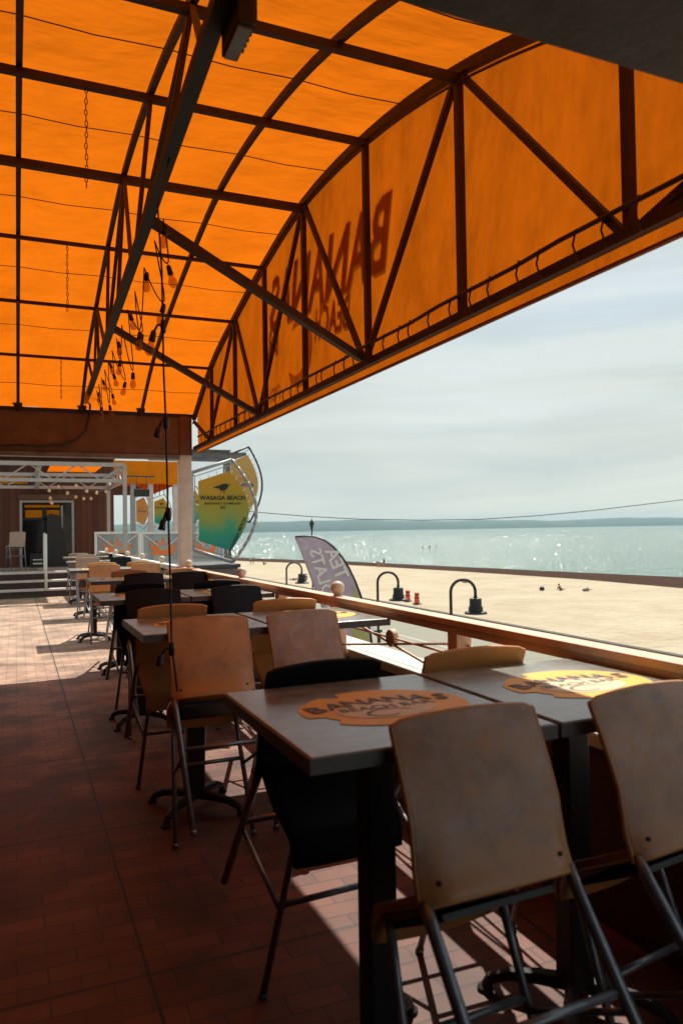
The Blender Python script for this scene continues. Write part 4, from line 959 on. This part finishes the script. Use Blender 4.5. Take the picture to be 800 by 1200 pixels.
wb = thing('wooden_bar_house', 'red brown board clad bar house with dark open doorway across the far end', 'building', (0, 25, PZ))
mb = MB()
DX0, DX1, DZ = 0.14, 1.62, 2.62
mb.b2((-6, 25, PZ), (DX0, 25.2, 3.95)); mb.b2((DX1, 25, PZ), (2.86, 25.2, 3.95)); mb.b2((DX0, 25, DZ), (DX1, 25.2, 3.95)); mb.build('wall', 'boards', wb)
mb = MB(); mb.b2((2.66, 25.2, PZ), (2.858, 29, 3.94)); mb.build('side_wall', 'boards', wb)
mb = MB(); mb.b2((-6, 24.5, 3.96), (2.9, 29, 4.1)); mb.build('roof', 'beam', wb)
mb = MB(); mb.b2((-1.0, 24.93, 3.15), (0.35, 24.99, 3.42)); mb.build('ochre_panel', 'yellow_canvas', wb)
mb = MB(); mb.b2((-6, 26.9, PZ), (2.65, 27.0, 3.9)); mb.build('inner_wall', 'black', wb)
mb = MB(); mb.b2((0.06, 24.9, DZ + 0.06), (1.70, 24.99, DZ + 0.22)); mb.build('lintel', 'beam', wb)
dr = MB(); dr.b2((DX0 - 0.04, 24.95, PZ), (DX0 + 0.03, 25.06, DZ + 0.04)); dr.b2((DX1 - 0.03, 24.95, PZ), (DX1 + 0.04, 25.06, DZ + 0.04)); dr.b2((DX0 + 0.03, 24.952, DZ - 0.03), (DX1 - 0.03, 25.058, DZ + 0.038)); drr = dr.build('door_frame', 'grey_metal', wb)
mb = MB(); mb.b2((DX0 + 0.03, 25.10, PZ), (DX1 - 0.03, 25.13, DZ - 0.03)); gl = mb.build('door_glass', 'darkglass', drr)
for a, b in (((DX0 + 0.03, 25.07, 2.05), (DX1 - 0.35, 25.1, 2.12)), ((0.78, 25.07, PZ), (0.85, 25.1, 2.5)), ((DX1 - 0.34, 25.07, PZ), (DX1 - 0.28, 25.1, 2.5))):
    mb = MB(); mb.b2(a, b); mb.build('door_mullion', 'black' if a[0] < 1.2 else 'grey_metal', drr)
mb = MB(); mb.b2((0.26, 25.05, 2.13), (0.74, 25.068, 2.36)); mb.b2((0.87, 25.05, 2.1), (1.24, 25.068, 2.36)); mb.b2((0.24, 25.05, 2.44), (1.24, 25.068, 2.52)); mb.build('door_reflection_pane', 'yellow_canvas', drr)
ar = thing('arcade_cabinet', 'tall black cabinet standing just inside the far doorway', 'cabinet', (0.95, 24.7, PZ))
mb = MB(); mb.prism([(0, 0), (0.55, 0), (0.55, 0.9), (0.42, 1.25), (0.42, 1.55), (0.1, 1.62), (0, 1.55)], (0.85, 24.85, PZ), (1, 0, 0), (0, 0, 1), 0.3); mb.build('body', 'black', ar, bevel=0.01)
mb = MB(); mb.b2((0.38, 24.5, PZ), (0.75, 24.9, PZ + 0.42)); mb.build('stand', 'black', ar)
mb = MB(); mb.b2((0.46, 24.48, PZ + 0.10), (0.72, 24.499, PZ + 0.14)); mb.b2((0.46, 24.48, PZ + 0.22), (0.72, 24.499, PZ + 0.25)); mb.build('white_slot', 'white', ar)
spk = thing('wall_speaker', 'black wall speaker hung under the pergola beam on the far wall', 'speaker', (0.55, 24.7, 3.1))
mb = MB(); mb.b2((0.38, 24.55, 2.98), (0.66, 24.85, 3.34)); mb.build('cabinet', 'black', spk, bevel=0.02)
mb = MB(); mb.b2((0.48, 24.85, 3.1), (0.56, 25.0, 3.2)); mb.build('wall_bracket', 'black', spk)
mb = MB(); mb.lathe([(0, 0), (0.10, 0.0), (0.10, 0.01), (0, 0.012)], (0.52, 24.54, 3.16), 16, Matrix.Rotation(R(90), 3, 'X')); mb.build('cone', 'dark_metal', spk)
# pergola
pg = thing('pergola', 'white metal lattice pergola in front of the wooden bar house', 'pergola', (2.6, 20.5, 0))
def lattice(a, b, h):
    a, b = Vector(a), Vector(b); dz = Vector((0, 0, -h)); n = max(2, int((b - a).length / 0.55))
    mb = MB(); mb.bar(a, b, 0.10, 0.10); mb.build('top_rail', 'pergola_w', pg)
    mb = MB(); mb.bar(a + dz, b + dz, 0.09, 0.09); mb.build('bottom_rail', 'pergola_w', pg)
    mb = MB()
    for i in range(n):
        p, q = a.lerp(b, i / n), a.lerp(b, (i + 1) / n)
        mb.tube([p + (dz if i % 2 else dz * 0), q + (dz * 0 if i % 2 else dz)], 0.02, 6)
    mb.build('lattice_web', 'pergola_w', pg)
XL = -3.2
for y, h in ((20.5, 0.42), (24.3, 0.38)): lattice((XL, y, 3.40), (2.62, y, 3.40), h)
for x in (XL, 0.55, 2.62): lattice((x, 20.5, 3.36), (x, 24.3, 3.36), 0.36)
for x, y, z in ((2.62, 20.45, 0.0), (XL, 20.45, 0.0), (2.62, 24.3, PZ), (XL, 24.3, PZ)):
    mb = MB(); mb.b2((x - 0.05, y - 0.05, z), (x + 0.05, y + 0.05, 3.36)); mb.build('pergola_post', 'pergola_w', pg)
mb = MB(); mb.sheet([[(0.85, 21.2, 3.46), (2.2, 21.2, 3.46)], [(0.85, 24.0, 3.47), (2.2, 24.0, 3.47)]]); mb.build('canvas_strip', 'canvas', pg)
mb = MB(); mb.sheet([[(-3.0, 21.0, 3.46), (0.3, 21.0, 3.46)], [(-3.0, 22.2, 3.47), (0.3, 22.2, 3.47)]]); mb.build('canvas_strip', 'cloth_b', pg)
fs = thing('festoon', 'pale bulbs strung on thin wires under the white pergola', 'string lights', (1.2, 22, 3.0))
pp = []
for (a, b, n) in (((0.9, 20.9, 2.98), (2.2, 24.2, 2.75), 5), ((1.3, 20.7, 3.0), (2.5, 22.6, 2.9), 4), ((0.8, 21.5, 2.95), (1.0, 24.2, 2.6), 4)):
    a, b = Vector(a), Vector(b); q = [a.lerp(b, t / 10) + Vector((0, 0, -0.16 * math.sin(math.pi * t / 10))) for t in range(11)]
    mb = MB(); mb.tube(q, 0.006, 5); mb.build('wire', 'black', fs)
    for i in range(n):
        p = a.lerp(b, (i + 0.5) / n) + Vector((0, 0, -0.16 * math.sin(math.pi * (i + 0.5) / n) - 0.055)); mb = MB(); mb.ball(p, 0.042, 1.2); mb.build('bulb', 'logo_w', fs, smooth=True)
# glass balustrade with orange crown emblems
def glass_panel(x0, x1, y, z0, z1, label):
    t = thing('glass_panel', label, 'glass panel', ((x0 + x1) / 2, y, z0), 'white framed glass panels with orange crown emblem')
    fr = MB(); fr.b2((x0, y - 0.03, z0), (x0 + 0.07, y + 0.03, z1)); fr.b2((x1 - 0.07, y - 0.03, z0), (x1, y + 0.03, z1)); fr.b2((x0 + 0.07, y - 0.03, z1 - 0.07), (x1 - 0.07, y + 0.03, z1)); fr.b2((x0 + 0.07, y - 0.03, z0), (x1 - 0.07, y + 0.03, z0 + 0.07)); f_ = fr.build('frame', 'white', t)
    mb = MB(); mb.b2((x0 + 0.07, y - 0.006, z0 + 0.07), (x1 - 0.07, y + 0.006, z1 - 0.07)); g = mb.build('pane', 'glass', t)
    mb = MB(); w = (x1 - x0) * 0.50
    crown(mb, Vector(((x0 + x1) / 2, y - 0.012, z0 + 0.46)), Vector((1, 0, 0)), Vector((0, 0, 1)), w, 0.36, 0.003)
    mb.b2(((x0 + x1) / 2 - w * 0.5, y - 0.016, z0 + 0.33), ((x0 + x1) / 2 + w * 0.5, y - 0.012, z0 + 0.58)); mb.build('crown_emblem', 'orange', g)
    mb = MB(); mb.prism([(0.14 * math.cos(R(a)), 0.09 * math.sin(R(a))) for a in range(0, 360, 30)], ((x0 + x1) / 2, y - 0.0165, z0 + 0.55), (1, 0, 0), (0, 0, 1), 0.003); mb.build('emblem_centre', 'grey_metal', g)
    mb = MB(); mb.tube([(x0 + 0.1, y - 0.02, z1 - 0.1), (x0 + 0.5, y - 0.02, z1 - 0.42)], 0.016, 6); mb.tube([(x1 - 0.1, y - 0.02, z1 - 0.1), (x1 - 0.5, y - 0.02, z1 - 0.42)], 0.016, 6); mb.build('corner_brace', 'white', f_)
glass_panel(2.06, 3.34, 22.75, PZ + 0.0, 1.66, 'white framed glass panel with crown emblem, nearest the wooden bar house')
glass_panel(3.36, 4.64, 22.75, PZ + 0.0, 1.64, 'white framed glass panel with crown emblem, just left of the white post')
glass_panel(4.72, 5.86, 22.75, PZ + 0.0, 1.62, 'white framed glass panel with crown emblem, half hidden behind the large sail sign')
# far canopy in yellow and orange with posts
yc = thing('far_canopy', 'yellow fronted canopy with orange fringe on posts beyond the glass panels', 'canopy', (4.4, 28, PZ))
mb = MB(); mb.b2((2.9, 28.0, 3.40), (5.52, 28.04, 4.22)); mb.build('front_panel', 'yellow_canvas', yc)
mb = MB(); mb.sheet([[(2.9, 28.0, 4.22), (5.5, 28.0, 4.22)], [(2.9, 34.0, 4.6), (5.5, 34.0, 4.6)]]); mb.build('roof_canvas', 'canvas', yc)
mb = MB(); mb.sheet([[(5.5, 28.05, 3.38), (5.5, 28.05, 4.2)], [(5.5, 34, 3.38), (5.5, 34, 4.6)]]); mb.build('side_canvas', 'canvas', yc)
mb = MB(); mb.sheet([[(4.5, 28.6, 2.97), (4.5, 28.6, 3.4)], [(5.45, 28.6, 3.36), (5.45, 28.6, 3.4)]]); mb.build('fringe', 'gable', yc)
mb = MB(); mb.sheet([[(3.0, 30.0, 3.30), (3.0, 30.0, 4.3)], [(5.4, 30.0, 3.30), (5.4, 30.0, 4.3)]]); mb.build('fringe', 'gable', yc)
mb = MB(); mb.b2((2.95, 28.5, 3.0), (4.2, 28.62, 3.33)); mb.build('header_beam', 'beam', yc)
for x, m_ in ((3.88, 'grey_metal'), (4.51, 'white_wood'), (5.41, 'white_wood')):
    mb = MB(); mb.b2((x - 0.09, 28.06, PZ), (x + 0.09, 28.2, 3.40)); mb.build('canopy_post', m_, yc)
for i in range(8):
    mb = MB(); x = 4.25 + i * 0.16; mb.b2((x, 28.5, 3.0), (x + 0.025, 28.52, 3.4)); mb.build('truss_bar', 'rust', yc)
ht = thing('hanging_heater', 'black box heater hanging in front of the far yellow canopy', 'heater', (3.6, 24.0, 2.85))
mb = MB(); mb.b2((3.37, 24.0, 2.74), (3.82, 24.2, 2.97)); mb.build('housing', 'black', ht, bevel=0.01)
mb = MB(); mb.tube([(3.45, 24.1, 2.97), (3.45, 24.1, 3.36)], 0.01, 6); mb.tube([(3.74, 24.1, 2.97), (3.74, 24.1, 3.36)], 0.01, 6); mb.bar((2.62, 24.1, 3.37), (4.0, 24.1, 3.37), 0.04, 0.04); mb.build('hanger', 'dark_metal', ht)
# stool on the platform
o = copy_tree(stool0['st_pale']); o.location = (-0.03, 23.3, PZ); o.rotation_euler = (0, 0, R(20)); tag(o, 'pale stool standing upright on the platform left of the doorway', 'stool', 'bar stools tipped against the tables'); o['group'] = 'loose stools on the platform'

# ------------------------------------------------------------------ people
POSES = {
 'stand': dict(pelvis=(0, 0, 0.93), chest=(0, 0.02, 1.32), neck=(0, 0.02, 1.48), head=(0, 0.0, 1.62), sh=0.19, el=((-0.26, 0.02, 1.10), (0.26, 0.02, 1.10)), ha=((-0.27, -0.06, 0.84), (0.27, -0.06, 0.84)), kn=((-0.10, -0.02, 0.50), (0.11, -0.06, 0.50)), an=((-0.11, 0.03, 0.07), (0.13, 0.02, 0.07)), toe=((-0.13, -0.14, 0.03), (0.16, -0.14, 0.03))),
 'bend': dict(pelvis=(0, 0.05, 0.88), chest=(0, -0.28, 1.08), neck=(0, -0.42, 1.08), head=(0, -0.55, 1.02), sh=0.19, el=((-0.22, -0.36, 0.80), (0.22, -0.36, 0.80)), ha=((-0.15, -0.42, 0.55), (0.15, -0.42, 0.55)), kn=((-0.11, -0.05, 0.48), (0.11, -0.02, 0.48)), an=((-0.12, 0.04, 0.07), (0.13, 0.06, 0.07)), toe=((-0.13, -0.12, 0.03), (0.15, -0.10, 0.03))),
 'sit': dict(pelvis=(0, 0, 0.13), chest=(0, 0.12, 0.50), neck=(0, 0.12, 0.66), head=(0, 0.08, 0.80), sh=0.19, el=((-0.25, 0.0, 0.38), (0.25, 0.0, 0.38)), ha=((-0.16, -0.30, 0.46), (0.16, -0.30, 0.46)), kn=((-0.13, -0.38, 0.45), (0.13, -0.38, 0.45)), an=((-0.12, -0.58, 0.08), (0.12, -0.60, 0.08)), toe=((-0.12, -0.76, 0.04), (0.12, -0.78, 0.04))),
 'lie': dict(pelvis=(0, 0, 0.12), chest=(0, 0.42, 0.14), neck=(0, 0.58, 0.15), head=(0, 0.73, 0.15), sh=0.19, el=((-0.28, 0.30, 0.08), (0.28, 0.30, 0.08)), ha=((-0.26, 0.04, 0.06), (0.26, 0.04, 0.06)), kn=((-0.11, -0.42, 0.13), (0.11, -0.40, 0.36)), an=((-0.12, -0.85, 0.07), (0.12, -0.70, 0.08)), toe=((-0.13, -0.95, 0.18), (0.13, -0.86, 0.05))),
 'prop': dict(pelvis=(0, 0, 0.13), chest=(0, 0.30, 0.36), neck=(0, 0.40, 0.50), head=(0, 0.42, 0.65), sh=0.19, el=((-0.25, 0.44, 0.12), (0.25, 0.44, 0.12)), ha=((-0.24, 0.22, 0.05), (0.24, 0.22, 0.05)), kn=((-0.11, -0.42, 0.12), (0.11, -0.40, 0.20)), an=((-0.12, -0.84, 0.07), (0.12, -0.80, 0.07)), toe=((-0.13, -0.94, 0.18), (0.13, -0.92, 0.17))),
}
def person(x, y, z, rot, pose, label, top='cloth_k', bottom='cloth_b', hairm='hair', group='people on the beach'):
    P = POSES[pose]; V = []; E = []; Rr = []
    def add(p, r, parent=None):
        V.append(p); Rr.append(r)
        if parent is not None: E.append((parent, len(V) - 1))
        return len(V) - 1
    pel = add(P['pelvis'], 0.135); mid = add(tuple((Vector(P['pelvis']) * 0.55 + Vector(P['chest']) * 0.45)), 0.12, pel); ch = add(P['chest'], 0.145, mid); nk = add(P['neck'], 0.058, ch)
    hd = Vector(P['head']); hdir = (hd - Vector(P['neck'])).normalized()
    h0 = add(tuple(hd - hdir * 0.03), 0.085, nk); h1 = add(tuple(hd + hdir * 0.05), 0.095, h0); add(tuple(hd + hdir * 0.11), 0.06, h1)
    ax = Vector((1, 0, 0))
    for s in (0, 1):
        sg = -1 if s == 0 else 1
        shp = tuple(Vector(P['chest']) * 0.75 + Vector(P['neck']) * 0.25 + ax * sg * P['sh'])
        a = add(shp, 0.062, ch); b = add(P['el'][s], 0.044, a); c = add(P['ha'][s], 0.030, b)
        hv = (Vector(P['ha'][s]) - Vector(P['el'][s])).normalized()
        add(tuple(Vector(P['ha'][s]) + hv * 0.10), 0.034, c)
        hp = tuple(Vector(P['pelvis']) + ax * sg * 0.095 + (Vector(P['kn'][s]) - Vector(P['pelvis'])).normalized() * 0.08)
        d = add(hp, 0.095, pel); e = add(P['kn'][s], 0.058, d); f = add(P['an'][s], 0.038, e); add(P['toe'][s], 0.034, f)
    me = bpy.data.meshes.new('body'); me.from_pydata(V, E, []); 
    ob = bpy.data.objects.new('tmp', me); COL.objects.link(ob)
    sk = ob.modifiers.new('skin', 'SKIN'); sk.use_smooth_shade = True
    for i, sv in enumerate(me.skin_vertices[0].data): sv.radius = (Rr[i], Rr[i] * (0.75 if i in (1, 2) else 1.0)); sv.use_root = (i == 0)
    sb = ob.modifiers.new('sub', 'SUBSURF'); sb.levels = 1; sb.render_levels = 1
    dg = bpy.context.evaluated_depsgraph_get(); dg.update()
    bm_ = bpy.data.meshes.new_from_object(ob.evaluated_get(dg)); bpy.data.objects.remove(ob)
    t = thing('person', label, 'person', (x, y, z), group); t.rotation_euler = (0, 0, R(rot))
    bm_.materials.clear(); bm_.name = 'body'; b = link('body', bm_, 'skin', t)
    for f in bm_.polygons: f.use_smooth = True
    # clothing: shells over torso and hips
    def shell(nm, a, c_, r0, r1, m):
        a, c_ = Vector(a), Vector(c_); d = (c_ - a); L_ = d.length; rot_ = d.to_track_quat('Z', 'Y').to_matrix()
        mb = MB(); mb.lathe([(r0 * 0.9, -0.02), (r0, 0.0), (r0 * 0.97, L_ * 0.5), (r1, L_), (r1 * 0.7, L_ + 0.05)], a, 14, rot_); me2 = mb.build(nm, m, None, smooth=True)
        me2.parent = t
    pv_, ch_ = Vector(P['pelvis']), Vector(P['chest'])
    shell('top', pv_ * 0.5 + ch_ * 0.5, ch_ * 0.95 + Vector(P['neck']) * 0.05, 0.165, 0.185, top)
    shell('shorts', pv_ - (ch_ - pv_).normalized() * 0.10, pv_ + (ch_ - pv_) * 0.25, 0.185, 0.165, bottom)
    mb = MB(); mb.ball(tuple(hd + hdir * 0.055 + Vector((0, 0.022, 0.012))), 0.108, 0.95); hr = mb.build('hair', hairm, None, smooth=True); hr.parent = t
    return t
SZ = GZ + 0.03
person(65.6, 132.3, SZ + 0.02, -40, 'stand', 'slim person in dark swimwear standing alone on the sand near the water', 'cloth_k', 'cloth_k')
person(64.8, 133.0, SZ + 0.02, -70, 'bend', 'person in dark clothes bending over beside the standing figure', 'cloth_k', 'cloth_b')
person(47.4, 161.5, SZ + 0.02, 30, 'stand', 'person in a pale shirt standing at the waterline beyond the lamp', 'cloth_w', 'cloth_k')
person(48.3, 162.4, SZ + 0.02, -60, 'stand', 'person in blue walking close beside the pale shirted one', 'cloth_b', 'cloth_k')
person(50.0, 160.0, SZ + 0.02, 90, 'sit', 'person in dark clothes sitting right of the two by the waterline', 'cloth_k', 'cloth_k')
person(34.9, 128.8, SZ + 0.02, 20, 'sit', 'person in a red top sitting on the sand', 'cloth_r', 'cloth_r')
person(31.9, 114.5, SZ, 92, 'lie', 'person in dark swimwear lying flat on the sand left of the flag', 'cloth_k', 'cloth_k')
person(38.2, 106.8, SZ, 80, 'lie', 'person lying down at the left of the group of three', 'cloth_k', 'cloth_b')
person(39.6, 106.0, SZ, -60, 'sit', 'person in dark top sitting in the middle of the group of three', 'cloth_k', 'cloth_k')
person(40.9, 105.4, SZ, 40, 'sit', 'person in a pale top sitting at the right of the group of three', 'cloth_w', 'cloth_k')
person(57.9, 70.9, SZ, 115, 'prop', 'sunbather in black propped up on the elbows, left of the pair', 'cloth_k', 'cloth_k')
person(59.7, 68.6, SZ, 110, 'lie', 'sunbather lying flat with one knee raised, right of the pair', 'cloth_b', 'cloth_k')
person(55.9, 87.8, SZ, 105, 'lie', 'person in blue lying on the sand above the large gooseneck lamp', 'cloth_b', 'cloth_b')
person(144.9, 258.2, GZ - 0.75, 20, 'stand', 'bather wading far out in the lake, left of three', 'skin', 'cloth_k')
person(146.6, 255.8, GZ - 0.6, -20, 'stand', 'bather wading far out in the lake, middle of three', 'cloth_k', 'cloth_k')
person(148.2, 253.3, GZ - 0.5, 50, 'stand', 'bather wading far out in the lake, right of three', 'skin', 'cloth_b')
person(77.5, 193.0, GZ - 0.35, 0, 'stand', 'bather in blue at the water edge left of the flag, left of two', 'cloth_b', 'cloth_b')
person(78.6, 192.4, GZ - 0.35, 0, 'stand', 'bather in blue at the water edge left of the flag, right of two', 'cloth_b', 'cloth_b')
bg_ = thing('beach_bag', 'dark round beach bag on the sand left of the sunbather pair', 'bag', (56.1, 72.0, GZ + 0.02))
mb = MB(); mb.lathe([(0, 0), (0.24, 0), (0.30, 0.15), (0.26, 0.36), (0.2, 0.4), (0, 0.36)], (56.1, 72.0, GZ + 0.02), 14); mb.build('sack', 'cloth_k', bg_, smooth=True)
mb = MB(); mb.tube([(56.1 + 0.18 * math.cos(R(a)), 72.0, GZ + 0.40 + 0.2 * math.sin(R(a))) for a in range(0, 181, 20)], 0.02, 6); mb.build('handle', 'cloth_w', bg_)
